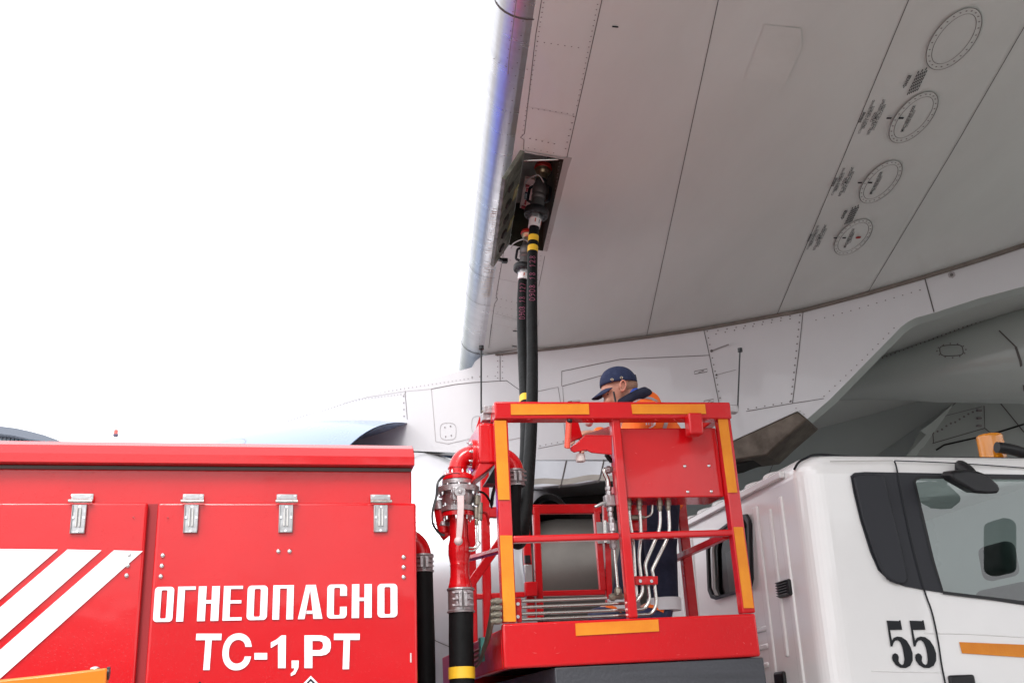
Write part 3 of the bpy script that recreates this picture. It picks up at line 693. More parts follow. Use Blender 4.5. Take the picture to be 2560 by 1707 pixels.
x = LX(556); fbox(x, x+S_, 0, 1); fbox(x+S_, LX(604), 0, .09); fbox(x+S_, LX(604), .91, 1); fbox(x+S_, LX(601.5), .49, .58)
ringO(LX(616), LX(667))
x, x2 = LX(680.5), LX(732.5); fbox(x, x+S_, 0, .905); fbox(x2-S_, x2, 0, .905); fbox(x, x2, .905, 1)
a, b = LX(744.5), LX(806); t0, t1 = a+(b-a)*.30, a+(b-a)*.70; zz = lambda k: zb_+Hh*k
i0, i1 = a+(b-a)*.27, b-(b-a)*.37
fl([(a, zz(0)), (i0, zz(0)), (a+(b-a)*.475, zz(.86)), (a+(b-a)*.475, zz(1)), (t0, zz(1))]); fl([(b, zz(0)), (t1, zz(1)), (a+(b-a)*.475, zz(1)), (a+(b-a)*.475, zz(.86)), (i1, zz(0))]); fbox(a+(b-a)*.345, a+(b-a)*.585, .15, .24)
ringO(LX(817), LX(866.5), gap=True); letH(LX(879), LX(929)); ringO(LX(943.5), LX(993.5))
build(m, 'lettering', LET, drr, smooth=0)
m = M().use(LET); HC = (at(690, 1587, YL)-at(690, 1669, YL)).length
def glyph(ch, xa, xb, bold=.03): text_on(m, ch, at(xa, 1670.5-(xa-484)*.006, YL-.001), at(xb, 1670.5-(xb-484)*.006, YL-.001), (0, -1, 0), height=HC, bold=bold)
glyph('Т', 484, 548); glyph('С', 553, 626); m.holed([at(x, y, YL) for x, y in ((761, 1669), (761, 1587), (803, 1587), (816, 1590), (824, 1597), (827, 1606), (827, 1618), (824, 1628), (816, 1635), (803, 1638), (781, 1638), (781, 1669))], [[at(x, y, YL) for x, y in ((781, 1601), (799, 1601), (806, 1604), (808, 1612), (806, 1620), (799, 1624), (781, 1624))]], (0, -.0015, 0)); glyph('Т', 832, 897)
for P_ in ([(636, 1631), (668, 1631), (668, 1647.5), (636, 1647.5)], [(695, 1608), (702, 1598), (704, 1587), (715, 1587), (714, 1669), (695, 1669)], [(677, 1605), (690, 1598), (704, 1587), (702, 1598), (695, 1608), (677, 1619)], [(729, 1650), (747, 1650), (746, 1668), (738, 1684), (727, 1689), (727, 1682), (734, 1676), (736, 1669), (729, 1669)]):
    m.prism([at(x, y, YL) for x, y in P_], (0, -.0015, 0))
build(m, 'lettering', LET, drr, smooth=0)
def diamond(px, py, outer, inner):
    c = at(px, py, YL); m = M(); h = .16
    for k, (mt, r_) in enumerate(((outer, h), (INK, h*.93), (inner, h*.86))): m.use(mt); cc = V((c.x, YL-.0015*k, c.z-h)); m.poly([cc+V((r_, 0, 0)), cc+V((0, 0, r_)), cc-V((r_, 0, 0)), cc-V((0, 0, r_))])
    build(m, 'hazard_placard', None, drr, smooth=0)
diamond(500, 1695, RED, mat('placard_red', (.6, .03, .02), .4)); diamond(777, 1688, LET, LET)
m = M(); m.box(at(1027, 1643, YL), (.006, .002, .04)); build(m, 'paint_chip', CREAM, drr, smooth=0)

# ---- white cab
YC = 5.05
XW = 2.62                      # rear wall plane
zr = 2.89; yb = YC+2.25
m = M().use(WHITE)
side_out = [(1.9,), ]
rc = .13
glassP = [(2284, 1206), (2288, 1197), (2300, 1193), (2640, 1196), (2640, 1516), (2356, 1481), (2330, 1400)]
gw = [at(x, y, YC) for x, y in glassP]
X0, X1 = XW+rc, 4.6
zs = zr-.11; zbm = .95
m.holed([(X0, YC, zbm), (X1, YC, zbm), (X1, YC, zs), (X0, YC, zs)], [[(p.x, YC, p.z) for p in gw]], (0, .03, 0))
# rounded rear corner
def corner(x0, y0, sx, sy, n=10):   # quarter round, from side to rear
    return [(x0-rc*math.sin(R(90*k/n))*sx, y0+rc*(1-math.cos(R(90*k/n)))*sy) for k in range(n+1)]
cr1 = corner(X0, YC, 1, 1); cr2 = corner(X0, yb, 1, -1)
for c_ in (cr1, cr2):
    for (xa, ya), (xb, yb_) in zip(c_, c_[1:]): m.add([(xa, ya, zbm), (xb, yb_, zbm), (xb, yb_, zs), (xa, ya, zs)], [[0, 1, 2, 3]])
# rear wall with its window
rw = [(1776, 1372), (1780, 1350), (1800, 1328), (1855, 1288), (1876, 1284), (1885, 1300), (1890, 1450), (1886, 1468), (1868, 1478), (1800, 1498), (1788, 1495), (1780, 1475)]
def rX(x, y, X=XW): return atX(x, y, X)
def shrink(P, k, kz=None):
    c = V((0, 0, 0))
    for p in P: c += p
    c /= len(P); return [c+(p-c)*k for p in P]
rwW = [rX(x, y) for x, y in rw]; hole = shrink(rwW, .93)
m.holed([(XW, YC+rc, zbm), (XW, yb-rc, zbm), (XW, yb-rc, zs), (XW, YC+rc, zs)], [hole], (.03, 0, 0))
# far side and front
m.box(((X0+X1)/2, yb, (zbm+1.95)/2), (X1-X0, .03, 1.95-zbm)); m.box((X0+.25, yb, 2.3), (.5, .03, .7)); m.box(((X0+X1)/2, yb, 2.72), (X1-X0, .03, .1)); m.box((X1, (YC+yb)/2, 1.4), (.03, yb-YC, .9))
for y in (YC+.05, yb-.05): m.bar((X1, y, 1.8), (X1-.1, y, 2.7), .07, .07)
# roof: eased edge rings
ring0 = [(X1, YC)]+cr1+[(p[0], p[1]) for p in cr2[::-1]]+[(X1, yb)]
cxm, cym = (X0+X1)/2, (YC+yb)/2
prev = None; nR = len(ring0)
for k in range(8):
    a_ = R(90*k/7); ins = .075*(1-math.cos(a_)); z = zs+.11*math.sin(a_); cur = []
    for (x, y) in ring0:
        dx = x-cxm; dy = y-cym; cur.append(V((x-math.copysign(min(abs(dx), ins), dx), y-math.copysign(min(abs(dy), ins), dy), z)))
    if prev: m.add(prev+cur, [[i, i+1, nR+i+1, nR+i] for i in range(nR-1)])
    prev = cur
m.poly(prev)
cab = build(m, 'cab_shell', None, truck, smooth=50)
# roof gutter, rear lip with swages
m = M()
m.bar((XW-.012, YC+.22, zs+.045), (XW-.012, yb-.2, zs+.045), .03, .035, (1, 0, 0))
for k in range(7): y = YC+.55+k*.26; m.ball((XW+.16, y, zr-.012), .1, (1.3, .75, .42), 16)
build(m, 'rear_roof_lip', WHITE, cab, bevel=.004)
for y, wd, h0_, h1_ in ((YC+.30, .05, 1.0, zs-.06), (YC+.44, .035, 1.9, zs-.10), (YC+.62, .06, 1.0, zs-.05), (YC+.86, .04, 2.32, zs-.05), (YC+1.66, .05, 1.0, zs-.05), (YC+1.9, .05, 1.0, zs-.05)):
    m = M(); m.box((XW-.002, y, (h0_+h1_)/2), (.018, wd, h1_-h0_)); build(m, 'pressed_rib', WHITE, cab, bevel=.008, seg=4)
for py in (1568, 1613, 1660): 
    a, b = rX(1893, py+8, XW), rX(1922, py, XW); m = M(); m.bar(a, b, .02, .03, (1, 0, 0)); build(m, 'pressed_rib', WHITE, cab, bevel=.008)
# roof seam seal
def sside(pts, wd, mt, name, off=.006, par=cab, n=6): 
    m = M(); q = crom([at(x, y, YC-off) for x, y in pts], n); m.ribbon(q, wd, (0, -1, 0)); return build(m, name, mt, par, smooth=0)
m = M(); m.tube(crom([at(1985, 1174, YC+.10), at(1996, 1156, YC+.08), at(2015, 1145, YC+.06), at(2045, 1136, YC+.06)]+[V((2.95, YC+.07, zr-.002)), V((3.3, YC+.07, zr-.002)), V((X1, YC+.07, zr-.002))], 8), .0065, 6); build(m, 'roof_seal', INK, cab)
# door shut line
dpts = [(2236, 1152), (2242, 1172), (2255, 1240), (2283, 1370), (2311, 1475), (2330, 1530), (2345, 1600), (2354, 1660), (2366, 1720)]
sside(dpts, .010, INK, 'shut_line'); sside([(2236, 1151), (2400, 1158), (2640, 1175)], .006, INK, 'shut_line')
sside([(2075, 1153), (2150, 1152), (2233, 1151)], .006, mat('soft_crease', (.45, .43, .42), .5), 'crease')
# dark window surround
sur = [(2126, 1190), (2135, 1182), (2160, 1180), (2640, 1188), (2640, 1533), (2560, 1512), (2400, 1487), (2315, 1475), (2265, 1466), (2225, 1453), (2195, 1425), (2175, 1380), (2150, 1300), (2133, 1230)]
m = M(); inner = [at(x, y, YC-.002) for x, y in glassP]
m.holed([at(x, y, YC-.002) for x, y in sur], [inner], (0, -.007, 0)); build(m, 'window_surround', DKP, truck, smooth=0)
m = M(); pd = [(2130, 1196), (2138, 1187), (2195, 1186), (2207, 1192), (2215, 1225), (2240, 1330), (2262, 1425), (2266, 1450), (2258, 1461), (2240, 1460), (2215, 1448), (2197, 1420), (2180, 1378), (2153, 1295)]
m.prism([at(x, y, YC-.008) for x, y in pd], (0, -.02, 0)); build(m, 'corner_pad', DKP, truck, bevel=.014, seg=4)
sside(dpts[1:5], .007, INK, 'shut_line', off=.014)
m = M(); gg = [at(x, y, YC-.003) for x, y in glassP]; m.ribbon([V((p.x, YC-.0115, p.z)) for p in gg[4:]+gg[:4]], .016, (0, -1, 0)); build(m, 'glass_gasket', BLK, truck, smooth=0)
m = M(); m.poly([(p.x, YC+.012, p.z) for p in gw]); face_cam(build(m, 'door_glass', GLASS, truck, smooth=0))
# rear window
m = M(); o_ = [V((XW-.012, p.y, p.z)) for p in rwW]; i_ = [V((XW-.012, p.y, p.z)) for p in shrink(rwW, .9)]
m.holed(o_, [i_], (-.02, 0, 0)); build(m, 'rear_window_gasket', BLK, truck, bevel=.006, seg=3)
m = M(); m.poly([V((XW+.015, p.y, p.z)) for p in shrink(rwW, .95)]); face_cam(build(m, 'rear_window', DGLASS, truck, smooth=0))
# cab interior
m = M().use(CABIN); m.box((3.2, yb-.04, 2.1), (1.1, .02, 1.3)); m.box((2.72, YC+1.55, 2.3), (.05, 1.2, 1.0)); m.box((3.4, (YC+yb)/2, 1.3), (1.5, 2.1, .1)); m.box((2.75, (YC+yb)/2+.3, 1.9), (.1, 1.5, 1.1)); build(m, 'cab_interior', CABIN, truck)
def seat(x, y):
    m = M(); m.box((x, y, 1.95), (.16, .46, .62)); s_ = build(m, 'seat_back', SEAT, truck, bevel=.06, seg=4)
    m = M(); m.box((x-.01, y, 2.40), (.10, .27, .20)); build(m, 'headrest', SEAT, s_, bevel=.045, seg=4)
    m = M(); m.box((x+.22, y, 1.66), (.5, .46, .14)); build(m, 'seat_cushion', SEAT, s_, bevel=.05, seg=3)
sx = at(2500, 1430, YC+.5).x; seat(sx+.05, YC+.55); seat(sx+.05, YC+1.65)
# pale panel behind the rear window, imitating the platform's reflection in the glass
m = M(); m.box(rX(1835, 1430, XW+.06), (.02, .16, .26)); build(m, 'reflection_panel', CREAM, truck, bevel=.004)
m = M(); m.box(rX(1869, 1345, XW+.06), (.02, .05, .12)); build(m, 'blue_bracket', mat('pale_blue_plate', (.35, .48, .6), .4), truck)
# vent
v0, v1 = rX(1945, 1450, XW-.01), rX(1984, 1492, XW-.01); vc = (v0+v1)/2
m = M(); m.box((XW-.012, vc.y, vc.z), (.03, .14, .085)); vt = build(m, 'vent', BLK, truck, bevel=.008)
for k in range(6): m = M(); m.box((XW-.03, vc.y+.0, vc.z-.034+k*.0135), (.016, .13, .004), Matrix.Rotation(R(25), 3, 'Y')); build(m, 'louvre', BLK, vt)
m = M(); p = rX(1952, 1702, XW-.006); m.box(p, (.03, .12, .10)); build(m, 'grab_recess', BLK, truck, bevel=.02, seg=3)
m = M(); p = at(2405, 1707, YC-.006); m.box(p, (.14, .03, .08)); build(m, 'door_handle', BLK, truck, bevel=.012, seg=3)
# cab tape
m = M(); m.prism([at(x, y, YC-.003) for x, y in ((2398, 1604), (2640, 1614), (2640, 1648), (2405, 1632))], (0, -.003, 0)); build(m, 'cab_tape', TAPE, truck, smooth=0)
# numerals 55 : bold condensed serif figure outline (unit box 0..1 wide, 0..1 tall)
F5 = [(.05, 1), (.60, .985), (.63, 1.0), (.68, 1.0), (.69, .80), (.13, .80), (.145, .575), (.26, .635), (.42, .66), (.62, .645), (.82, .57), (.95, .44), (1.0, .30), (.95, .15), (.80, .045), (.58, 0), (.35, .01), (.16, .07), (.05, .16), (.04, .23), (.09, .29), (.20, .315), (.30, .29), (.345, .24), (.32, .19), (.30, .15), (.34, .10), (.44, .065), (.53, .09), (.585, .17), (.60, .30), (.585, .43), (.52, .54), (.42, .585), (.30, .575), (.20, .53), (.125, .455), (.05, .455)]
def num(xa, xb, ya, yb2):
    p0 = at(xa, yb2, YC-.0035); px_ = at(xb, yb2, YC-.0035); h_ = at(xa, ya, YC-.0035).z-p0.z; W_ = px_.x-p0.x
    m = M(); m.prism([(p0.x+u*W_, YC-.0035, p0.z+v*h_) for u, v in F5], (0, -.0025, 0)); build(m, 'numeral', INK, truck, smooth=0)
num(2232, 2287, 1550, 1670); num(2290, 2346, 1550, 1670)
# soft body creases on the side
cm = mat('soft_crease', (.45, .43, .42), .5)
for pts in (([(2310, 1582), (2420, 1584), (2560, 1592)]), ([(2178, 1676), (2300, 1679), (2362, 1680)]),):
    m = M(); q = crom([at(x, y, YC) for x, y in pts], 6); m.tube(q, .0035, 8); build(m, 'body_crease', WHITE, cab)
# overhead wide-angle mirror on its arm
mc = at(2442, 1205, YC-.17)
KM = [(2376, 1187), (2382, 1178), (2420, 1173), (2448, 1178), (2470, 1186), (2497, 1211), (2502, 1222), (2497, 1233), (2470, 1234), (2440, 1231), (2415, 1217), (2385, 1200)]
m = M(); m.prism([at(x, y, YC-.20) for x, y in KM], (0, .09, 0.02))
mh = build(m, 'kerb_mirror', BLK, truck, bevel=.022, seg=4, smooth=60)
m = M(); m.tube(crom([at(2400, 1163, YC-.0), at(2408, 1166, YC-.06), at(2425, 1180, YC-.12), mc], 6), [.028]*18+[.02], 12); build(m, 'mirror_arm', BLK, mh)
m = M(); m.prism([at(x, y, YC-.003) for x, y in ((2385, 1162), (2391, 1157), (2412, 1158), (2430, 1172), (2430, 1180), (2385, 1180))], (0, -.02, 0)); build(m, 'mirror_foot', BLK, mh, bevel=.008)
m = M(); mc2 = at(2640, 1330, YC-.22); m.box(mc2, (.10, .20, .30), Matrix.Rotation(R(12), 3, 'Y')); build(m, 'wing_mirror', BLK, truck, bevel=.04, seg=5)
# beacon with guard tube
bc = at(2481, 1131, YC+.45); bc = V((bc.x, bc.y, zr-.004)); br = .052
m = M(); m.lathe(bc, UPV, [(0, .0001), (0, .058), (.018, .058), (.02, .05)], 32, caps=False); be = build(m, 'beacon_base', BLK, truck)
bt = at(2481, 1087, bc.y).z
m = M(); m.lathe(bc, UPV, [(.018, .070), (.03, .074)]+[(.03+(bt-bc.z-.04)*k/14, .074+.0018*(k % 2)) for k in range(15)]+[(bt-bc.z-.004, .070), (bt-bc.z, .05), (bt-bc.z+.002, .0001)], 40); build(m, 'amber_lens', AMB, be, smooth=50)
m = M(); m.cyl(bc+UPV*.02, bc+UPV*.11, .022, 12); build(m, 'lamp_core', BRT, be)
m = M(); m.tube(crom([at(2492, 1118, YC+.3), at(2510, 1120, YC+.3), at(2545, 1128, YC+.3), at(2640, 1160, YC+.3)], 8), .032, 16); build(m, 'air_horn', BLK, truck, smooth=60)

# ---- work platform (its frame sits a touch out of level, as in the photo)
YP = 5.0
cx_ = (at(1887, 1531, YP)-at(1289, 1555, YP)).normalized(); GX = V((cx_.x, 0, cx_.z)).normalized(); GZ = V((-GX.z, 0, GX.x)); GO = at(1261, 1671, YP)
def G(x, y, z): return GO+GX*x+V((0, 1, 0))*y+GZ*z
def loc(p): d = p-GO; return d.dot(GX), d.y, d.dot(GZ)
BW = loc(at(1902, 1630, YP))[0]; BH = loc(at(1570, 1545, YP))[2]
GD = 1.95
m = M()
def gbox(m, x0, x1, y0, y1, za, zb): m.add([G(x, y, z) for x in (x0, x1) for y in (y0, y1) for z in (za, zb)], [[0, 1, 3, 2], [4, 6, 7, 5], [0, 4, 5, 1], [2, 3, 7, 6], [0, 2, 6, 4], [1, 5, 7, 3]])
gbox(m, 0, BW, 0, .04, 0, BH)
base = build(m, 'platform_base', RED, truck, bevel=.012, seg=4)
for x0, x1, y0, y1, za, zb in ((.0, .04, .042, GD, 0.0, BH*.9), (BW-.04, BW, .042, GD, 0, BH*.9), (.042, BW-.042, GD-.04, GD, 0, BH*.9)):
    m = M(); gbox(m, x0, x1, y0, y1, za, zb); build(m, 'kick_plate', REDF, base, bevel=.008)
m = M(); gbox(m, .042, BW-.042, .042, GD-.042, .05, .08); build(m, 'floor_plate', ZINC, base)
m = M()
sl0 = loc(at(1388, 1668, YP)); sl1 = loc(at(1903, 1698, YP))
gbox(m, sl0[0], BW+.015, .01, GD, -.155, -.004); build(m, 'rubber_bumper', DKS, truck, bevel=.006)
m = M(); gbox(m, .30, BW-.2, .35, GD-.1, -.6, -.165); build(m, 'scissor_lift', SOOT_SHADE, truck, bevel=.01)
# frame members
YF = YP+.035
def vbar(a, b, wd, dp=.06, Y=YF, name='rail', mt=RED, par=base, bev=.008):
    m = M(); m.bar(at(a[0], a[1], Y), at(b[0], b[1], Y), dp, wd, (0, 1, 0)); return build(m, name, mt, par, bevel=bev, seg=3)
toprail = vbar((1233, 1030.5), (1820, 1031), .088, .085, YP+.03)
lp = vbar((1250.5, 1052), (1272, 1557), .066, .06); mp = vbar((1536, 1048), (1580, 1545), .046, .055); rp = vbar((1806, 1050), (1867, 1533), .068, .06)
vbar((1280, 1349), (1545, 1341), .032, .05); vbar((1562, 1340.5), (1832, 1332), .032, .05)
def dbar(x, y0, y1, zpx, wd=.035, hh=.035, name='rail', mt=REDF, dz=0):   # running back from the front frame
    a = loc(at(x, zpx, YP)); m = M(); m.bar(G(a[0], y0, a[2]), G(a[0], y1, a[2]+dz), wd, hh, (1, 0, 0)); return build(m, name, mt, base, bevel=.005)
dbar(1828, .07, GD, 1333, .035, .034); dbar(1808, .08, GD, 1030, .05, .05)
dbar(1248, .08, GD, 1030, .05, .05)
def post(x, y, z0, z1, wd=.05, name='post', par=base): m = M(); m.bar(G(x, y, z0), G(x, y, z1), wd, wd, (1, 0, 0)); return build(m, name, REDF, par, bevel=.006)
gx = lambda px, py, Y: loc(at(px, py, Y))[0]
post(gx(1714, 1400, 5.75), .74, 0, 1.18, .055)
YR = 6.9
def rbar(a, b, wd, Y=YR, dp=.05, name='rail', mt=REDF):
    if name == 'rail': dp = .043
    m = M(); m.bar(at(a[0], a[1], Y), at(b[0], b[1], Y), dp, wd, (0, 1, 0)); return build(m, name, mt, base, bevel=.006)
rbar((1165, 1281), (1243, 1281), .07); rbar((1285, 1274), (1502, 1272), .062); rbar((1187, 1491), (1312, 1486), .035); rbar((1345, 1484), (1512, 1480), .035)
rbar((1176, 1285), (1183, 1615), .055, name='post'); rbar((1210, 1150), (1219, 1600), .055, name='post'); rbar((1312, 1290), (1328, 1548), .05, name='post'); rbar((1339, 1268), (1350, 1548), .045, name='post'); rbar((1490, 1278), (1507, 1476), .04, name='post'); rbar((1514, 1262), (1524, 1545), .04, name='post')
m = M(); m.bar(at(1174, 1464, 6.3), at(1252, 1352, 6.3), .03, .05, (0, 1, 0)); build(m, 'brace', REDF, base, bevel=.004); m = M(); m.bar(at(1163, 1398, 6.1), at(1252, 1375, 5.4), .02, .035, (0, 1, 0)); build(m, 'brace', REDF, base, bevel=.004)
m = M(); m.ball(at(1321, 1279, YR-.03), .5, (.045, .01, .022), 12); build(m, 'gate_keyhole', BRT, base)
m = M(); p = at(1320, 1437, YR-.05); m.box(p, (.05, .04, .13)); lt = build(m, 'gate_latch', ZINC, base, bevel=.004); m = M(); m.box(p+V((.012, -.01, -.09)), (.08, .05, .09)); build(m, 'latch_plate', REDF, lt, bevel=.006); m = M(); m.box(p+V((0, .0, .10)), (.035, .03, .05)); build(m, 'latch_spring', BLK, lt)
for dx in (0, 22): m = M(); m.box(at(1501+dx, 1331, YR-.04), (.045, .006, .14)); hh = build(m, 'gate_hinge', ZINC, base)
m = M(); m.cyl(at(1512, 1301, YR-.06), at(1514, 1356, YR-.06), .012, 10); build(m, 'hinge_pin', STEEL, base)
# tape on the platform
def gtape(P, Y=YP-.014, name='reflective_tape', mt=TAPE): m = M(); m.prism([at(x, y, Y) for x, y in P], (0, -.003, 0)); return build(m, name, mt, base, smooth=0)
YT = YP-.0145
gtape([(1276.5, 1010), (1471.5, 1010), (1473, 1035.5), (1277.5, 1037)], YT); gtape([(1578, 1010.5), (1762, 1010.5), (1765, 1034.5), (1581, 1034.5)], YT)
YT2 = YF-.0325
gtape([(1235.5, 1051), (1265, 1051), (1274, 1249), (1245.5, 1249)], YT2); gtape([(1249.5, 1338), (1280, 1338), (1289.5, 1553), (1258.5, 1553)], YT2)
gtape([(1794.5, 1045.5), (1818.5, 1045.5), (1843, 1231), (1819.5, 1231)], YT2); gtape([(1833.5, 1317), (1857, 1317), (1884.5, 1519), (1859.5, 1519)], YT2)
gtape([(1438, 1557.5), (1645, 1547.5), (1647.5, 1577), (1440, 1588.5)], YP-.002)
# scuffs and chips in the platform's paint
CH = mat('scuffed_red', (.62, .05, .05), .5)
rs_ = random.Random(3)
m = M().use(CH)
for (x0, y0, x1, y1, n_) in ((1300, 1580, 1880, 1640, 16), (1300, 1046, 1800, 1050, 14), (1560, 1090, 1790, 1235, 8)):
    for k in range(n_):
        x = x0+(x1-x0)*rs_.random(); y = y0+(y1-y0)*rs_.random(); Yp = YP-.0008 if y > 1500 else (YP+.03-.0436 if y < 1052 else YP+.0492)
        if y < 1052: y = 1047+3*rs_.random()
        l = 2+5*rs_.random(); a_ = rs_.random()*3.14; dx, dy = l*math.cos(a_), l*math.sin(a_)*.6; t = .5+.5*rs_.random()
        m.poly([at(x-dx, y-dy, Yp), at(x+t, y-t, Yp), at(x+dx, y+dy, Yp), at(x-t, y+t, Yp)])
build(m, 'paint_scuffs', CH, base, smooth=0)['kind'] = 'stuff'
# control cabinet
pc = [at(x, y, YP+.05) for x, y in ((1549, 1070), (1789, 1069), (1811, 1241), (1566, 1244))]
m = M(); m.prism(pc, (0, .2, 0)); pn = build(m, 'control_cabinet', RED, base, bevel=.006, seg=3)
for x, y in ((1711.5, 1165), (1772, 1164), (1719, 1229), (1778, 1228)): m = M(); m.lathe(at(x, y, YP+.05), (0, -1, 0), [(0, .0085), (.004, .0085), (.008, .005), (.009, .0001)], 12); build(m, 'dome_screw', BRT, pn)
m = M(); m.bar(at(1551, 1082, YP+.046), at(1567, 1240, YP+.046), .01, .012); build(m, 'weld_bead', REDF, pn, bevel=.003)
m = M(); m.prism([at(x, y, YP+.01) for x, y in ((1709, 1040), (1744, 1040), (1748, 1093), (1713, 1093))], (0, -.07, 0)); build(m, 'socket_bracket', RED, base, bevel=.01, seg=3)
# small shelf with knob, coil cords
m = M(); A_ = [at(1526, 1062, 5.1), at(1467, 1087, 5.08), at(1427, 1116, 5.02), at(1426, 1124, 5.0), at(1436, 1130, 5.0), at(1530, 1135, 5.04)]
m.prism([at(x, y, 5.02) for x, y in ((1530, 1088), (1464, 1088), (1426, 1118), (1427, 1125), (1436, 1130), (1466, 1124), (1480, 1131), (1531, 1136))], (0, .012, 0)); shf = build(m, 'side_bracket', RED, base, bevel=.003)
m = M(); m.prism([at(1530, 1088, 5.02), at(1464, 1088, 5.02), at(1450, 1098, 5.02), at(1462, 1086, 5.25), at(1526, 1064, 5.25)], (0, 0, -.006)); build(m, 'bracket_top', RED, shf, bevel=.002)
m = M(); m.prism([at(x, y, 5.2) for x, y in ((1424, 1044), (1444, 1046), (1457, 1092), (1428, 1104))], (0, .03, 0)); build(m, 'upright_bracket', RED, base, bevel=.003)
kb = at(1451, 1142, 5.06); m = M(); m.lathe(kb-UPV*.024, UPV, [(0, .0001), (0, .022), (.006, .024), (.034, .023), (.04, .018), (.04, .0001)], 20); kn = build(m, 'cream_knob', CREAM, base); m = M(); m.cyl(kb+UPV*.016, kb+UPV*.07, .006, 8); m.use(BRT); build(m, 'knob_stem', BRT, kn)
m = M(); m.ball(at(1472, 1056, 5.2), .022); build(m, 'round_knob', CREAM, base)
def coil(a, b, r, turns, rw, mt, name):
    a = V(a); b = V(b); d = b-a; x = d.orthogonal().normalized(); y = d.normalized().cross(x); n = turns*12; m = M()
    m.tube([a+d*(k/n)+(x*math.cos(6.283*k/12)+y*math.sin(6.283*k/12))*r for k in range(n+1)], rw, 6); return build(m, name, mt, base, smooth=60)
coil(at(1422, 1054, 5.0), at(1418, 1120, 5.0), .012, 16, .0042, CORD, 'coiled_cord'); coil(at(1516, 1136, 5.15), at(1530, 1155, 5.15), .009, 7, .004, BLK, 'coiled_cord')
m = M(); m.ball(at(1424, 1052, 4.99), .015, (1, 1, .8)); build(m, 'cord_plug', BLK, base)
m = M(); m.bar(at(1418, 1006.5, 5.02), at(1450, 1004, 5.02), .03, .008); clp = build(m, 'rail_clip', BLK, base, bevel=.002); m = M(); m.tube([at(1430, 1003, 5.0), at(1450, 1002, 5.0), at(1451, 1006, 5.0)], .004, 6); build(m, 'clip_lever', ZINC, clp)
# whip aerials with junction boxes
def whip(x0, y0, x1, y1, Y, bx):
    m = M(); m.tube([at(x0, y0, Y), at(x1, y1, Y)], .0045, 8); w_ = build(m, 'whip_aerial', BLK, base)
    m = M(); t = at(x1, y1, Y); m.cyl(t-UPV*.012, t+UPV*.008, .013, 12); build(m, 'aerial_cap', BLK, w_)
    m = M(); m.box(at(*bx, Y), (.05, .05, .04)); jb = build(m, 'junction_box', CAST, w_, bevel=.004)
    m = M(); m.tube([at(x0, y0-4, Y), at(bx[0], y0, Y)], .008, 8); build(m, 'aerial_joint', BRASS, w_)
whip(1203, 1032, 1203, 868, 5.1, (1219, 1026)); whip(1844, 1026, 1850, 874, 5.1, (1830, 1024))
m = M(); m.box(at(1217, 1044, 5.12), (.055, .06, .04)); build(m, 'junction_base', CAST, base, bevel=.003)
# hydraulic tubes
def htube(P, Y, r=.0085, name='steel_tube', fil=.05): m = M(); m.tube(fillet([at(x, y, Y) for x, y in P], fil), r, 10); return build(m, name, STEEL, base, smooth=60)
YH = 5.12
htube([(1304, 1502), (1517, 1494)], YH)
htube([(1304, 1517.5), (1590, 1506), (1608, 1480), (1602.6, 1440), (1597, 1395), (1603, 1335), (1598, 1255)], YH)
htube([(1304, 1534), (1612, 1522), (1625, 1500), (1617, 1440), (1612, 1412), (1651, 1320), (1649, 1255)], YH+.01)
htube([(1304, 1548.6), (1630, 1535), (1642, 1510), (1634, 1440), (1630, 1425), (1675, 1333), (1670, 1255)], YH)
htube([(1575, 1500), (1592, 1490), (1588, 1440), (1583, 1350), (1573, 1290), (1572, 1255)], YH)
m = M(); m.prism([at(x, y, YH-.02) for x, y in ((1585, 1440), (1643, 1440), (1643, 1461), (1586, 1462))], (0, -.012, 0)); ck = build(m, 'tube_clamp', REDF, base, bevel=.003)
for x in (1600, 1628): m = M(); m.bolt(at(x, 1452, YH-.032), (0, -1, 0), .009, .006); build(m, 'clamp_bolt', BRT, ck)
m = M(); m.prism([at(x, y, YH-.02) for x, y in ((1288, 1495), (1302, 1495), (1304, 1555), (1292, 1556))], (0, -.012, 0)); ck = build(m, 'tube_clamp', REDF, base, bevel=.003)
for y in (1509, 1541): m = M(); m.bolt(at(1294.5, y, YH-.032), (0, -1, 0), .009, .006); build(m, 'clamp_bolt', BRT, ck)
def fitting(x, y, Y, r=.017, h=.03, mt=BRASS, ax=UPV, name='pipe_union', par=base): m = M(); c = at(x, y, Y); ax = V(ax).normalized(); m.tube([c-ax*h/2, c+ax*h/2], r, 6); m.tube([c-ax*h*.9, c+ax*h*.9], r*.7, 10); return build(m, name, mt, par, bevel=.0015)
for x in (1572, 1598, 1649, 1670): fitting(x, 1256, YH, .016); fitting(x, 1268, YH, .013, .02)
m = M(); m.prism([at(x, y, YH+.06) for x, y in ((1577, 1262), (1617, 1262), (1617, 1326), (1582, 1326))], (0, .02, 0)); build(m, 'mounting_plate', REDF, base)
htube([(1582, 1293), (1612, 1294), (1630, 1285), (1631, 1262)], YH+.02, .006, fil=.04); fitting(1590, 1293, YH+.02, .014, .05, ax=V((1, 0, 0)))
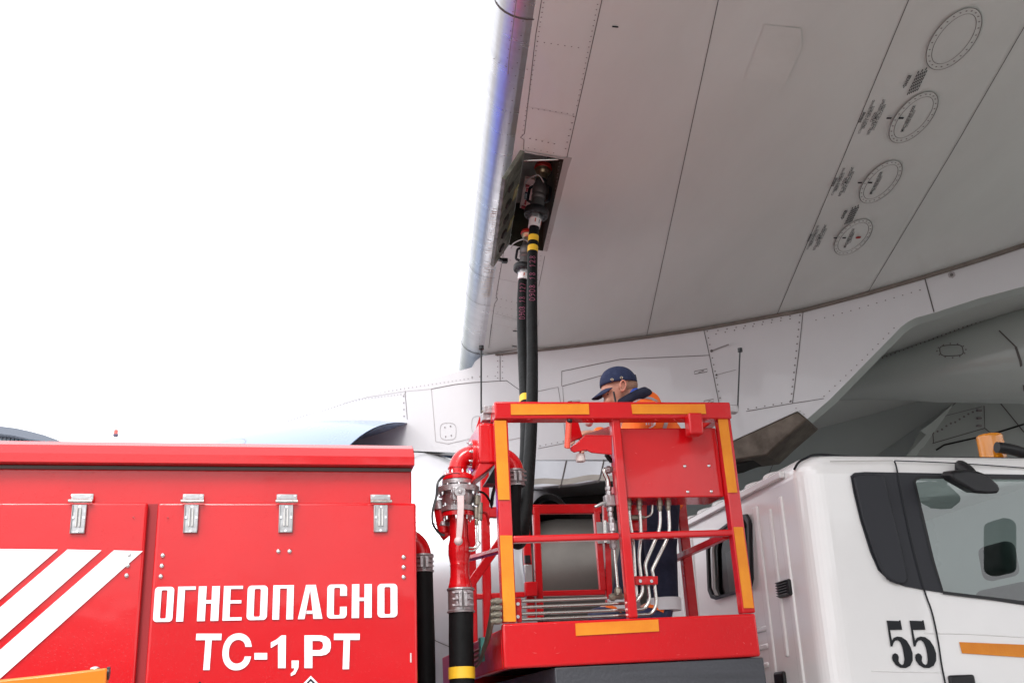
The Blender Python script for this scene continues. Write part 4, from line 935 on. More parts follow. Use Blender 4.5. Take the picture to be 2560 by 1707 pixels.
# valve stack beside the middle post
htube([(1532, 1172), (1507, 1173), (1520, 1200), (1521, 1216)], YH-.02, .012, fil=.03)
fitting(1521, 1174, YH-.02, .02, .02, CAST, V((1, 0, 0)))
for x, y, r, h in ((1521, 1221, .017, .018), (1522, 1233, .015, .02), (1525, 1273, .017, .02), (1526, 1286, .014, .02), (1528, 1298, .015, .018), (1530, 1318, .022, .04), (1532, 1352, .016, .02), (1534, 1364, .02, .02)): fitting(x, y, YH-.02, r, h, CAST)
m = M(); m.box(at(1523, 1252, YH-.02), (.05, .045, .055)); vb = build(m, 'valve_block', CAST, base, bevel=.004); m = M(); m.tube([at(1515, 1256, YH-.05), at(1504, 1259, YH-.05), at(1487, 1267, YH-.05)], [.009, .009, .006], 8); build(m, 'valve_lever', BRT, vb)
htube([(1535, 1368), (1545, 1475)], YH-.02, .0075); fitting(1545, 1477, YH-.02, .019, .02); fitting(1532, 1492, YH, .019, .02, ax=V((1, 0, 0))); fitting(1546, 1490, YH, .015, .05, ax=V((1, 0, 0)))
# union elbows and flexible lines at the left corner
for k in range(4):
    y = 1502+k*16.5; x = 1238
    f = fitting(x+6, y, YP-.01, .016, .022, BRASS, V((1, 0, .03))); fitting(x-2, y+1, YP+.0, .014, .02, BRASS, V((1, 0, .03)))
    m = M(); m.tube(crom([at(x-4, y+1, YP), at(x-9, y+14, YP+.02), at(1226-k*1, y+40, YP+.10), at(1212-k*2, 1610+k*9, YP+.28), at(1200-k*1, 1622+k*12, YP+.42), at(1170, 1636+k*14, YP+.60)], 8), .0075, 8); build(m, 'hydraulic_line', BRASS, base, smooth=60)
for k in range(2):
    m = M(); m.box(at(1204, 1600+k*30+8, YP+.37), (.02, .06, .055)); build(m, 'line_clamp', mat('green_clamp', (.05, .22, .2), .5), base)

# ---- pipework at the platform's left corner
YV = 5.14
m = M(); P_ = [at(x, y, 5.09) for x, y in ((1197, 1057), (1238, 1057), (1240, 1157), (1199, 1156))]
m.prism(P_, (0, .34, 0)); mb = build(m, 'pipe_manifold', RED, truck, bevel=.01, seg=3)
m = M(); m.prism([at(x, y, 5.10) for x, y in ((1199, 1157), (1240, 1158), (1186, 1200), (1184, 1196))], (0, .3, 0)); build(m, 'manifold_gusset', REDF, mb, bevel=.004)
m = M(); q = [at(1189, 1075, 5.3), at(1199, 1040, 5.3), at(1206, 1057, 5.3), at(1206, 1100, 5.3)]; m.prism(q, (0, .02, 0)); build(m, 'manifold_fin', REDF, mb)
pr = .0425
ctr = [at(1196, 1136, 5.25), at(1183, 1136, 5.25)]
el = at(1144, 1192, 5.25); cnr = V((el.x, 5.25, ctr[1].z))
def arc(a, c, b, n=12): return [V(a)*(1-t)**2+V(c)*2*t*(1-t)+V(b)*t*t for t in [k/n for k in range(n+1)]]
r_e = cnr.z-el.z
def qarc(c, r, a0, a1, Y, n=14): return [V((c[0]+r*math.cos(R(a0+(a1-a0)*k/n)), Y, c[1]+r*math.sin(R(a0+(a1-a0)*k/n)))) for k in range(n+1)]
rad = min(ctr[1].x-el.x, cnr.z-el.z)*.98
m = M(); m.tube([ctr[0]]+qarc((el.x+rad, cnr.z-rad), rad, 90, 180, 5.25)+[el], pr+.002, 28); elb = build(m, 'pipe_elbow', RED, truck, smooth=60)
fc = ctr[1]; m = M(); m.cyl(fc+V((-.012, 0, 0)), fc+V((.004, 0, 0)), .075, 32); m.cyl(fc+V((.006, 0, 0)), fc+V((.022, 0, 0)), .075, 32); fl1 = build(m, 'pipe_flange', RED, elb, bevel=.002)
def boltring(c, ax, rr, n, par, r=.008, h=.014, a0=0):
    ax = V(ax).normalized(); x = ax.orthogonal().normalized(); y = ax.cross(x)
    o0 = None
    for k in range(n):
        p = c+(x*math.cos(6.2832*(k+a0)/n)+y*math.sin(6.2832*(k+a0)/n))*rr
        if o0 is None: m = M(); m.bolt(p, ax, r, h); m.tube([p-ax*h*.2, p+ax*h*1.4], r*.55, 8); o0 = build(m, 'flange_bolt', BRT, par); p0 = p
        else: dup(o0, p-p0, par)
boltring(fc+V((-.012, 0, 0)), (-1, 0, 0), .061, 8, fl1)
m = M(); m.lathe(el+UPV*.045, UPV, [(-.004, .0435), (-.003, .048), (.003, .048), (.004, .0435)], 28); build(m, 'weld_ring', RED, elb)
# valve column
def zc(y, x=1144): return at(x, y, 5.25).z
ax0 = lambda y: V((el.x, 5.25, zc(y)))
def col(name, mt, prof, par, n=36, smooth=40):   # prof: (pixel y, radius px)
    m = M(); k = 5.55/2700
    m.lathe(V((el.x, 5.25, 0)), UPV, [(zc(y), r*k) for y, r in prof], n); return build(m, name, mt, par, smooth=smooth, bevel=0)
valve = col('ball_valve', CAST, [(1203, 20), (1203, 38), (1213, 38), (1213, 30), (1220, 30), (1220, 52), (1233, 52), (1233, 38), (1245, 39.5), (1256, 38), (1266, 33), (1268, 33), (1268, 41), (1280, 41), (1280, 20)], truck)
col('valve_flange', RED, [(1187, 20), (1187, 34), (1190, 37), (1201, 37), (1201, 20)], valve); col('valve_flange', RED, [(1281.5, 20), (1281.5, 39), (1292, 39), (1292, 20)], valve)
boltring(ax0(1187), UPV, .067, 8, valve, .0065, .012, .3); boltring(ax0(1233), -UPV, .093, 10, valve, .0075, .012, .5); boltring(ax0(1267), UPV, .074, 8, valve, .0065, .012, .5); boltring(ax0(1293), -UPV, .070, 8, valve, .007, .012, .4); boltring(ax0(1221), UPV, .093, 10, valve, .0065, .01, .1); boltring(ax0(1213), -UPV, .07, 8, valve, .006, .012, .1)
k_ = 5.15/2700
pv = at(1147, 1234, 5.13)
m = M(); m.box(pv, (.066, .03, .066)); build(m, 'mounting_pad', CAST, valve, bevel=.003); m = M(); m.cyl(pv+V((0, -.012, .002)), pv+V((0, -.045, .002)), .029, 24); m.bolt(pv+V((0, -.045, .002)), (0, -1, 0), .011, .006); build(m, 'lever_hub', CAST, valve, bevel=.003)
m = M(); lb = at(1146, 1352, 5.06); lt_ = pv+V((0, -.05, -.02)); q = crom([lt_, lt_.lerp(lb, .3)+V((.002, -.01, 0)), lt_.lerp(lb, .7)+V((.002, -.01, 0)), lb], 5)
vsx = []
for i, p in enumerate(q):
    f = i/(len(q)-1); wd = .017-.004*f; 
    for dx, dy in ((-wd, -.006), (wd, -.006), (wd, .006), (-wd, .006)): vsx.append(p+V((dx, dy, 0)))
m.add(vsx, [[i*4+j, i*4+(j+1) % 4, i*4+4+(j+1) % 4, i*4+4+j] for i in range(len(q)-1) for j in range(4)]+[[0, 1, 2, 3], [len(vsx)-4+j for j in (3, 2, 1, 0)]]); lev = build(m, 'valve_handle', LEVER, valve, bevel=.003)
m = M(); m.ball(lb, .021); build(m, 'handle_ball', LEVER, valve)
# lower red pipe, reducer, clamp, hose
riser = col('riser_pipe', RED, [(1290, 22), (1345, 22.5), (1352, 23.5), (1362, 26), (1385, 26.5), (1400, 24), (1410, 22.5), (1412, 23.5), (1416, 22.5), (1440, 23), (1460, 26.5), (1465, 28), (1470, 27), (1480, 27)], truck)
xs = el.x+.002
def clampring(c, ax, r, L, par, name='hose_clamp', dirn=(0, -1, 0)):
    ax = V(ax).normalized(); m = M(); m.lathe(c, ax, [(-L/2, r*.93), (-L/2, r*1.08), (-L/2+.008, r*1.1), (-L/2+.012, r), (L/2-.012, r), (L/2-.008, r*1.1), (L/2, r*1.08), (L/2, r*.93)], 40); cl_ = build(m, name, CAST, par, smooth=40)
    dirn = V(dirn); s_ = ax.cross(dirn).normalized()
    for sg in (-1, 1): 
        m = M(); m.bar(c+dirn*(r+.004)+s_*.013*sg-ax*L*.30, c+dirn*(r+.004)+s_*.013*sg+ax*L*.30, .02, .018, dirn); lug = build(m, 'clamp_lug', CAST, cl_, bevel=.003)
        for t in (-.26, 0, .26): m = M(); m.prism([c+dirn*(r-.004)+s_*.02*sg+ax*(L*t-.006), c+dirn*(r+.012)+s_*.02*sg+ax*(L*t), c+dirn*(r-.004)+s_*.05*sg+ax*(L*t)], ax*.008); build(m, 'clamp_web', CAST, cl_, smooth=0)
    m = M(); m.bar(c+dirn*(r+.0025)-ax*L/2, c+dirn*(r+.0025)+ax*L/2, .002, .004, dirn); build(m, 'clamp_gap', LINE, cl_)
    return cl_
c1 = V((xs, 5.25, zc(1501))); clampring(c1, UPV, 30*5.5/2700, zc(1471)-zc(1532), truck)
m = M(); m.tube([V((xs, 5.25, zc(1525))), V((xs-.003, 5.25, zc(1600))), V((xs-.005, 5.24, 1.5)), V((xs-.01, 5.25, 1.2)), V((xs+.02, 5.3, .9))], 29*5.5/2700, 32); bh = build(m, 'delivery_hose', RUB, truck, smooth=60)
m = M(); m.tube([V((xs-.0035, 5.249, zc(1668, 1141))), V((xs-.004, 5.247, zc(1697, 1141)))], 31*5.5/2700, 40); build(m, 'yellow_band', YEL, bh)
# side branch, strap, small brake lines
for (x, y, rx, yy0, yy1, mt_) in ((1100, 1264, 16, 1251, 1275, CAST), (1110, 1312, 14, 1304, 1316, CAST), (1110, 1326, 14, 1317, 1333, REDF)):
    m = M(); m.cyl(at(x, yy1, 5.32), at(x, yy0, 5.32), rx*5.5/2700, 20); build(m, 'branch_flange', mt_, valve, bevel=.004)
m = M(); m.tube(crom([at(1122, 1340, 5.33), at(1112, 1325, 5.33), at(1104, 1290, 5.33), at(1100, 1262, 5.33)], 5), .034, 16); build(m, 'branch_pipe', REDF, valve)
m = M(); m.ribbon(crom([at(1111, 1188, 5.1), at(1095, 1206, 5.08), at(1091, 1240, 5.08), at(1081, 1280, 5.08), at(1083, 1310, 5.08), at(1098, 1332, 5.1), at(1112, 1338, 5.1)], 8), .012, (-.3, -1, 0)); build(m, 'webbing_strap', BLK, valve)
m = M(); m.tube(crom([at(1111, 1188, 5.1), at(1138, 1182, 5.1), at(1150, 1184, 5.1)], 6), .002, 6); build(m, 'strap_wire', BLK, valve)
for x, r, y0, y1 in ((1193, .017, 1238, 1262), (1200, .014, 1256, 1284), (1191, .013, 1268, 1296), (1192, .011, 1298, 1312), (1199, .015, 1284, 1300)): 
    m = M(); m.cyl(at(x, y1, 5.2), at(x, y0, 5.2), r, 8); build(m, 'brake_coupling', BRASS, valve, bevel=.002)
for x in (1191, 1196): m = M(); m.tube(crom([at(x, 1310, 5.2), at(x+1, 1350, 5.2), at(x+(1191-x)*-.8, 1358, 5.2), at(1186, 1368+(x-1191)*1.4, 5.2), at(1172, 1368+(x-1191)*1.6, 5.2)], 8), .0045, 8); build(m, 'brake_line', STEEL, valve)
m = M(); m.tube(crom([at(1206, 1280, 5.3), at(1216, 1284, 5.3), at(1221, 1300, 5.3), at(1223, 1312, 5.3)], 6), .007, 8); build(m, 'red_lever', REDF, valve)
m = M(); m.tube(crom([at(1196, 1228, 5.3), at(1212, 1234, 5.3), at(1226, 1255, 5.35), at(1229, 1268, 5.4)], 6), .006, 8); build(m, 'black_cable', BLK, valve); m = M(); m.tube(crom([at(1238, 1215, 5.3), at(1232, 1235, 5.3), at(1229, 1262, 5.35)], 6), .009, 8); build(m, 'black_cable', BLK, valve)
# second elbow and hose beside the cabinet
e2 = V((at(1056, 1390, 5.45).x, 5.45, at(1056, 1390, 5.45).z)); r2 = .10
m = M(); m.tube([V((e2.x-r2-.1, 5.45, e2.z+r2))]+qarc((e2.x-r2, e2.z), r2, 90, 0, 5.45), .044, 28); build(m, 'pipe_elbow', RED, truck, smooth=60)
m = M(); zz2 = lambda y: at(1060, y, 5.45).z
clampring(V((e2.x+.002, 5.45, zz2(1408))), UPV, .050, zz2(1386)-zz2(1430), truck)
m = M(); m.tube([V((e2.x+.002, 5.45, zz2(1424))), V((e2.x+.008, 5.45, zz2(1600))), V((e2.x+.01, 5.45, 1.3)), V((e2.x, 5.5, .9))], .049, 28); build(m, 'delivery_hose', RUB, truck, smooth=60)
# right-hand elbow inside the frame
e3 = at(1288, 1180, 5.35); r3 = .085
m = M(); m.tube([V((e3.x-r3-.14, 5.35, e3.z+r3))]+qarc((e3.x-r3, e3.z), r3, 90, 0, 5.35), .044, 28); el3 = build(m, 'pipe_elbow', RED, truck, smooth=60)
clampring(V((e3.x, 5.35, at(1288, 1195, 5.35).z)), UPV, .046, .085, truck)
m = M(); p = at(1222, 1190, 5.4); m.prism([at(1214, 1207, 5.4), at(1238, 1166, 5.4), at(1243, 1166, 5.4), at(1243, 1208, 5.4)], (0, .1, 0)); build(m, 'rubber_flap', BLK, truck)
# tank / chassis seen under the platform
m = M(); m.box((1.3, 6.1, .9), (7.6, .9, .25)); build(m, 'chassis', SOOT_SHADE, truck, bevel=.02)
for x in (-1.2, 3.6):
    for y in (5.25, 7.1):
        m = M(); m.lathe((x, y-.13, .5), (0, 1, 0), [(0, .27), (0, .46), (.03, .5), (.23, .5), (.26, .46), (.26, .27)], 40); wh = build(m, 'tyre', RUB, truck)
        m = M(); m.lathe((x, y-.12, .5), (0, 1, 0), [(.02, .0001), (.02, .1), (.05, .12), (.08, .22), (.01, .27), (.2, .27)], 32); build(m, 'wheel_rim', ZINC, wh)

# ================================================================== REFUELLING HOSES
def hose(name, P, r, label, coup, bands, txt=None):
    root = empty(name, at(P[-1][0], P[-1][1], P[-1][2]), label, 'hose', 'refuelling hoses hanging from the wing hatch')
    pts = crom([at(*p) for p in P], 10); m = M(); m.tube(pts, r, 26); h = build(m, 'rubber_hose', RUB, root, smooth=60)
    for y in bands:
        best = min(range(len(pts)-1), key=lambda i: abs(pj(pts[i])[1]-y[0])); 
        a, b = onpath(pts, y[0]), onpath(pts, y[1]); m = M(); m.tube([a.lerp(b, k/4) for k in range(5)], r*1.045, 30); build(m, 'yellow_band', YEL, root)
    return root, pts
def pj(p):
    d = V(p)-EYE; f = d.dot(FW); return 1280+FPX*d.dot(RT)/f, 853.5-FPX*d.dot(UP)/f
def onpath(pts, y):
    for a, b in zip(pts, pts[1:]):
        ya, yb_ = pj(a)[1], pj(b)[1]
        if (ya-y)*(yb_-y) <= 0 and ya != yb_: return a.lerp(b, (y-ya)/(yb_-ya))
    return pts[0]
def coupling(root, top, mid, bot, k=1.0):
    """nozzle from the wing adapter (top) to the hose end (bot)"""
    ax = (bot-top).normalized(); L = (bot-top).length
    def seg(name, mt, prof, n=30): m = M(); m.lathe(top, ax, [(d*L, r*k) for d, r in prof], n); return build(m, name, mt, root, smooth=35)
    seg('adapter_ring', mat('adapter_red', (.5, .03, .02), .4), [(-.10, .04), (-.10, .062), (-.04, .066), (-.02, .058), (-.02, .03)])
    seg('adapter_cup', mat('adapter_brass', (.5, .42, .28), .35, .8), [(-.03, .058), (.0, .060), (.04, .052), (.07, .040), (.20, .038), (.2, .02)])
    nz = seg('nozzle_body', mat('nozzle_grey', (.17, .16, .16), .45, .5, 0, .3, 20), [(.18, .03), (.18, .040), (.26, .043), (.30, .054), (.42, .056), (.47, .046), (.5, .053), (.53, .053), (.56, .044), (.70, .050), (.76, .056), (.80, .05)])
    m = M(); m.lathe(top, ax, [(.76*L, .04*k), (.76*L, .083*k), (.785*L, .088*k), (.855*L, .088*k), (.88*L, .083*k), (.88*L, .05*k)], 36); br = build(m, 'bumper_ring', BLK, root, smooth=35)
    x = ax.orthogonal().normalized(); y = ax.cross(x)
    for j in range(12): a = 6.283*j/12; m = M(); m.cyl(top+ax*L*.87+(x*math.cos(a)+y*math.sin(a))*.068*k, top+ax*(L*.884)+(x*math.cos(a)+y*math.sin(a))*.068*k, .010*k, 10); build(m, 'ring_hole', SOOT_SHADE, br)
    m = M(); m.tube([top+ax*L*.86, top+ax*L*.955], .050*k, 6); build(m, 'hex_nut', ZINC, root, bevel=.003)
    m = M(); m.tube([top+ax*L*.94, top+ax*L*1.10], .043*k, 28); fr = build(m, 'ferrule', mat('ferrule_white', (.78, .76, .76), .35, .2), root)
    for j in range(5): 
        a = 6.283*(j+.3)/9+2.6; d = x*math.cos(a)+y*math.sin(a)
        m = M(); c = top+ax*L*(1.01)+d*.044*k; m.prism([c-ax*L*.035-d.cross(ax)*.004, c-ax*L*.035+d.cross(ax)*.004, c+ax*L*.035+d.cross(ax)*.004, c+ax*L*.035-d.cross(ax)*.004], d*.002); build(m, 'label_print', mat('label_grey_print', (.3, .32, .36), .6) if j % 2 else mat('label_red_print', (.5, .12, .08), .6), fr, smooth=0)
    # two carrying handles
    for sg in (-1, 1):
        s_ = RT*sg; m = M(); q = [top+ax*L*.30+s_*.045*k, top+ax*L*.33+s_*.075*k, top+ax*L*.58+s_*.078*k, top+ax*L*.62+s_*.045*k]; m.tube(fillet(q, .02), .010*k, 10); build(m, 'carry_handle', BLK, nz)
    m = M(); m.tube(crom([top+ax*L*.25+RT*.02-FW*.06, top+ax*L*.12-RT*.03-FW*.10, top+ax*L*.2-RT*.10-FW*.06, top+ax*L*.32-RT*.12-FW*.02], 6), .005, 8); build(m, 'bonding_wire', ZINC, nz)
TOP = at(1357, 428, 6.78); BOT = at(1337, 556, 6.76)
P1 = [(1337, 553, 6.76), (1332, 620, 6.74), (1330.5, 700, 6.68), (1330, 800, 6.55), (1331, 900, 6.38), (1330, 1010, 6.15), (1326.5, 1100, 5.98), (1320, 1200, 5.80), (1315, 1270, 5.68), (1308, 1325, 5.58), (1298, 1354, 5.50), (1288, 1345, 5.42), (1284, 1290, 5.37), (1286, 1230, 5.35), (1288, 1200, 5.35)]
hr = .036
root1, pts1 = hose('refuelling_hose', P1, hr, 'black hose in front, marked 128, with two yellow bands below its wing coupling', None, [(591, 605), (617, 631)])
coupling(root1, TOP, None, BOT)
P2 = [(1308, 702, 6.98), (1305.5, 740, 6.97), (1305, 790, 6.92), (1307, 880, 6.75), (1311, 960, 6.55), (1314, 1030, 6.38), (1315, 1100, 6.2), (1311, 1180, 6.05), (1303, 1260, 5.95), (1299, 1320, 5.86), (1298, 1352, 5.80), (1290, 1350, 5.72), (1286, 1290, 5.7), (1288, 1180, 5.7)]
root2, pts2 = hose('refuelling_hose', P2, hr, 'rear black hose marked 127, one yellow band just above the platform rail', None, [(993, 1009)])
coupling(root2, at(1322, 590, 6.98), None, at(1309, 690, 6.98), .94)
# chalked numbers along the hoses
DG = {'0': [[(.5, 1), (.15, .8), (.1, .3), (.4, 0), (.8, .15), (.9, .6), (.5, 1)]], '9': [[(.85, .75), (.5, 1), (.15, .75), (.4, .5), (.85, .65), (.8, .3), (.3, 0)]],
      '8': [[(.5, .52), (.15, .75), (.5, 1), (.85, .78), (.5, .52), (.1, .2), (.5, 0), (.9, .25), (.5, .52)]], '1': [[(.2, .7), (.6, 1), (.45, 0)]], '2': [[(.1, .8), (.5, 1), (.85, .75), (.15, .05), (.95, .1)]],
      '.': [[(.4, .05), (.5, 0)]], '7': [[(.1, 1), (.9, 1), (.35, 0)]], ' ': []}
def scrawl(s, pts, y0, y1, rad, root):
    m = M(); a0 = onpath(pts, y0); a1 = onpath(pts, y1); n = len(s); done = False
    for i, ch in enumerate(s):
        for stroke in DG[ch]:
            q = []; st2 = []
            for a_, b_ in zip(stroke, stroke[1:]): st2 += [(a_[0]+(b_[0]-a_[0])*t/5, a_[1]+(b_[1]-a_[1])*t/5) for t in range(5)]
            for (u, v) in st2+[stroke[-1]]:
                f = (i+.08+u*.8)/n; y = y0+(y1-y0)*f; c = onpath(pts, y); t = (onpath(pts, y-4)-onpath(pts, y+4)).normalized()
                view = (EYE-c).normalized(); sd = t.cross(view).normalized(); front = sd.cross(t).normalized()
                front = front if front.dot(view) > 0 else -front; th = (v-.5)*1.15
                sgn = 1 if sd.dot(RT) > 0 else -1
                q.append(c+(front*math.cos(th)-sd*sgn*math.sin(th))*(rad+.0012))
            if len(q) > 1: m.tube(q, .0013, 5)
    build(m, 'chalk_number', PINK, root, smooth=0)
scrawl('0908.18 128', pts1, 762, 645, hr, root1); scrawl('0908.18 127', pts2, 808, 712, hr, root2)

# ================================================================== WORKER
W0 = 5.72
def wp(x, y, d=0.0): return at(x, y, W0+d)
man = empty('person', wp(1600, 1545), 'worker in navy cap and orange high visibility jacket bending over the platform controls', 'person')
m = M()
# skull, face, jaw, neck, ears; hands on both arms; torso and legs inside the clothes : one body
RH = Matrix.Rotation(R(-22), 3, 'Y')
m.ball(wp(1550, 962), 1, (.095, .078, .090), 28, RH); m.ball(wp(1537, 978), 1, (.078, .068, .088), 24, RH)
capsule(m, wp(1529, 1004), wp(1548, 1010), .046, .055, n=16); capsule(m, wp(1519, 1012), wp(1524, 1018), .022, .03)
m.ball(wp(1519, 993), .013); capsule(m, wp(1519, 992), wp(1514, 1003), .009, .0145); m.ball(wp(1522, 1002, -.03), .024); m.ball(wp(1522, 1002, .03), .024)
capsule(m, wp(1516, 981, -.03), wp(1519, 979, .03), .016, .016)
m.ball(wp(1516.5, 1011.5), .010, (1, 2.2, .8)); m.ball(wp(1518.5, 1015.5), .010, (1, 2.0, .8)); m.ball(wp(1526, 1024), .022)
capsule(m, wp(1566, 985), wp(1592, 1022), .066, .078, n=18)
for sg in (-1, 1):
    ec = wp(1556, 966, sg*.083); Re = RH
    m.ball(ec, 1, (.020, .010, .033), 18, Re); m.ball(wp(1554.5, 976, sg*.082), 1, (.010, .008, .014), 12, Re)
capsule(m, wp(1600, 1040), wp(1640, 1220), .12, .12, n=16)
for sg, hx, hy in ((-1, 1500, 1108), (1, 1475, 1085)):
    capsule(m, wp(1598, 1045, sg*.17), wp(1560, 1125, sg*.22), .05, .042); capsule(m, wp(1560, 1125, sg*.22), wp(hx+12, hy, sg*.12), .04, .027)
    hc_ = wp(hx, hy, sg*.11); capsule(m, hc_, hc_+V((-.05, 0, -.012)), .026, .03)
    for f, ln in ((-.024, .062), (-.008, .074), (.009, .07), (.024, .055)):
        k0 = hc_+V((-.062, f, -.012)); k1 = k0+V((-ln*.6, 0, -.018)); capsule(m, k0, k1, .0088, .008, n=8); capsule(m, k1, k1+V((-.008, 0, -ln*.5)), .008, .0072, n=8)
    t0_ = hc_+V((-.02, -.026*sg, .0)); capsule(m, t0_, t0_+V((-.035, -.016*sg, -.014)), .0105, .0095, n=8); capsule(m, t0_+V((-.035, -.016*sg, -.014)), t0_+V((-.055, -.008*sg, -.034)), .0095, .008, n=8)
for P_ in (((1640, 1235), (1650, 1360), (1655, 1500), -.10), ((1615, 1235), (1580, 1370), (1555, 1500), .10)):
    capsule(m, wp(*P_[0], P_[3]), wp(*P_[1], P_[3]), .08, .06); capsule(m, wp(*P_[1], P_[3]), wp(*P_[2], P_[3]), .06, .045); capsule(m, wp(P_[2][0], P_[2][1]+8, P_[3]), wp(P_[2][0]-45, P_[2][1]+24, P_[3]), .04, .03)
body = voxel(m, 'body', SKIN, man, .0055, 5)
# stubbled hair below the cap
m = M(); m.ball(wp(1561, 968), 1, (.082, .0765, .060), 24, RH); build(m, 'short_hair', mat('cropped_hair', (.36, .21, .15), .8, 0, 0, .25, 90), man, smooth=80)
for sg in (-1, 1):
    m = M(); q = [wp(1557.5+x*8, 964+y*13, sg*(.094+.004*abs(x))) for x, y in ((-.6, .2), (-.75, -.4), (-.2, -1), (.6, -.8), (.85, -.1), (.5, .6), (-.1, 1.0), (-.5, .9))]; m.tube(crom(q, 5), .0048, 8); build(m, 'ear_rim', mat('ear_skin', (.62, .24, .17), .5), man, smooth=80)
m = M(); 
for sg in (-1, 1): m.ball(wp(1519.5, 985.5, sg*.033), .0105, (.8, 1.2, .7), 12)
build(m, 'eyes', mat('eye_dark', (.10, .06, .05), .3), man)
m = M()
for sg in (-1, 1): m.tube(crom([wp(1515, 980, sg*.018), wp(1516, 977, sg*.035), wp(1522, 978, sg*.055)], 4), .004, 6)
build(m, 'eyebrows', mat('brow_hair', (.05, .03, .022), .9), man)
# cap: crown shell, brim, eyelets, strap
m = M(); vs = []; nu, nv_ = 36, 12; cc = wp(1546.5, 961); RC = Matrix.Rotation(R(-6), 3, 'Y')
for i in range(nv_+1):
    th = R(92)*i/nv_
    for j in range(nu):
        a = 6.2832*j/nu; rx, ry, rz = .112, .093, .106
        st_ = math.sin(th)**.86; p = V((rx*st_*math.cos(a), ry*st_*math.sin(a), rz*math.cos(th)))
        vs.append(cc+RC @ p)
m.add(vs, [[i*nu+j, i*nu+(j+1) % nu, (i+1)*nu+(j+1) % nu, (i+1)*nu+j] for i in range(nv_) for j in range(nu)])
cap = build(m, 'cap', CAPM, man, smooth=70); sd_ = cap.modifiers.new('t', 'SOLIDIFY'); sd_.thickness = .004
m = M(); vs = []; RB = Matrix.Rotation(R(-42), 3, 'Y'); bc_ = cc+RC @ V((-.085, 0, -.012)); nb_ = 14
for i in range(7):
    f = i/6
    for j in range(nb_+1):
        a = -1+2*j/nb_; wd = .078*(1-.25*f*f); x = -.085*f*math.sqrt(max(0, 1-(a*a)*.55))-.002; z = -.030*(a*a)+.006*f
        p = V((x-(1-a*a)*.022, a*wd, z)); vs.append(bc_+RB @ p)
m.add(vs, [[i*(nb_+1)+j, i*(nb_+1)+j+1, (i+1)*(nb_+1)+j+1, (i+1)*(nb_+1)+j] for i in range(6) for j in range(nb_)])
brim = build(m, 'cap_brim', CAPM, cap, smooth=70); sd_ = brim.modifiers.new('t', 'SOLIDIFY'); sd_.thickness = .004
for (x, y) in ((1530, 949), (1553.5, 944.5)):
    v = ray(x, y); lo = W0-.12
    c = wp(x, y, -.091); m = M(); m.lathe(c, (.05, -1, .3), [(0, .0045), (.004, .005), (.005, .0075), (.002, .009), (0, .009)], 14); build(m, 'eyelet', mat('eyelet_brass', (.55, .48, .36), .4, .7), cap)
m = M(); m.box(wp(1584, 945), (.02, .05, .03), Matrix.Rotation(R(-12), 3, 'Y')); build(m, 'cap_buckle', BLK, cap, bevel=.003)
# jacket
m = M()
capsule(m, wp(1604, 1018), wp(1645, 1100), .105, .15, n=20); capsule(m, wp(1645, 1100), wp(1650, 1230), .15, .15, n=20); capsule(m, wp(1602, 1030, -.11), wp(1602, 1030, .11), .075, .075, n=16); capsule(m, wp(1632, 1050, -.10), wp(1632, 1050, .10), .11, .11, n=16)
m.ball(wp(1618, 1012), .085)
for sg, hx, hy in ((-1, 1500, 1108), (1, 1475, 1085)):
    capsule(m, wp(1598, 1040, sg*.18), wp(1562, 1122, sg*.23), .074, .062, n=16); capsule(m, wp(1562, 1122, sg*.23), wp(hx+24, hy, sg*.13), .06, .045, n=16)
jk = voxel(m, 'hivis_jacket', HIVIS, man, .010, 6)
# raised collar
m = M()
for k_, (dx, r_, wy) in enumerate(((0, .020, .086), (5, .030, .098))):
    cA, cB = wp(1611+dx, 978+k_*9), wp(1540+dx, 1013+k_*8); cM = (cA+cB)/2; hv = (cA-cB)/2; n_ = 32; q = [cM+hv*math.cos(6.2832*j/n_)+V((0, wy*math.sin(6.2832*j/n_), 0)) for j in range(n_+1)]
    m.tube(q, r_, 12)
voxel(m, 'navy_collar', NAVY, man, .006, 4)
m = M(); m.ribbon(crom([wp(1576, 984, -.085), wp(1583, 974, -.085), wp(1594, 971, -.06), wp(1600, 973, 0)], 5), .014, (-.3, -1, .3)); build(m, 'lanyard', LANY, man)
# grey strips
def strip(P, wd, nv, name='reflective_strip'): m = M(); m.ribbon(crom(P, 8), wd, nv); return build(m, name, REFL, jk, smooth=0)
m = M(); 
tr = M(); c = wp(1640, 1160)
for P_ in (((1650, 1240), (1651, 1370), (1660, 1497), -.10), ((1620, 1240), (1590, 1370), (1562, 1497), .10)):
    capsule(tr, wp(*P_[0], P_[3]), wp(*P_[1], P_[3]), .115, .090, n=18); capsule(tr, wp(*P_[1], P_[3]), wp(*P_[2], P_[3]), .090, .078, n=18)
capsule(tr, wp(1632, 1215), wp(1632, 1240), .15, .16, n=20)
voxel(tr, 'navy_trousers', NAVY, man, .010, 4)
for P_ in ((1661, 1512, -.10), (1560, 1512, .10)):
    m = M(); c = wp(*P_); m.tube([c+UPV*.035, c-UPV*.03], .09, 24); build(m, 'reflective_cuff', mat('pale_reflective_cuff', (.60, .60, .62), .5), man)
for x, d in ((1646, -.10), (1540, .10)):
    m = M(); capsule(m, wp(x, 1532, d), wp(x-52, 1540, d), .055, .045); capsule(m, wp(x+12, 1515, d), wp(x+6, 1535, d), .058, .06); b_ = voxel(m, 'boot', mat('navy_boot', (.02, .03, .09), .5), man, .009, 3)
    m = M(); m.ribbon([wp(x-26, 1513, d-.062), wp(x-10, 1516, d-.066), wp(x+14, 1527, d-.068)], .02, (0, -1, .4)); build(m, 'orange_trim', HIVIS, b_)
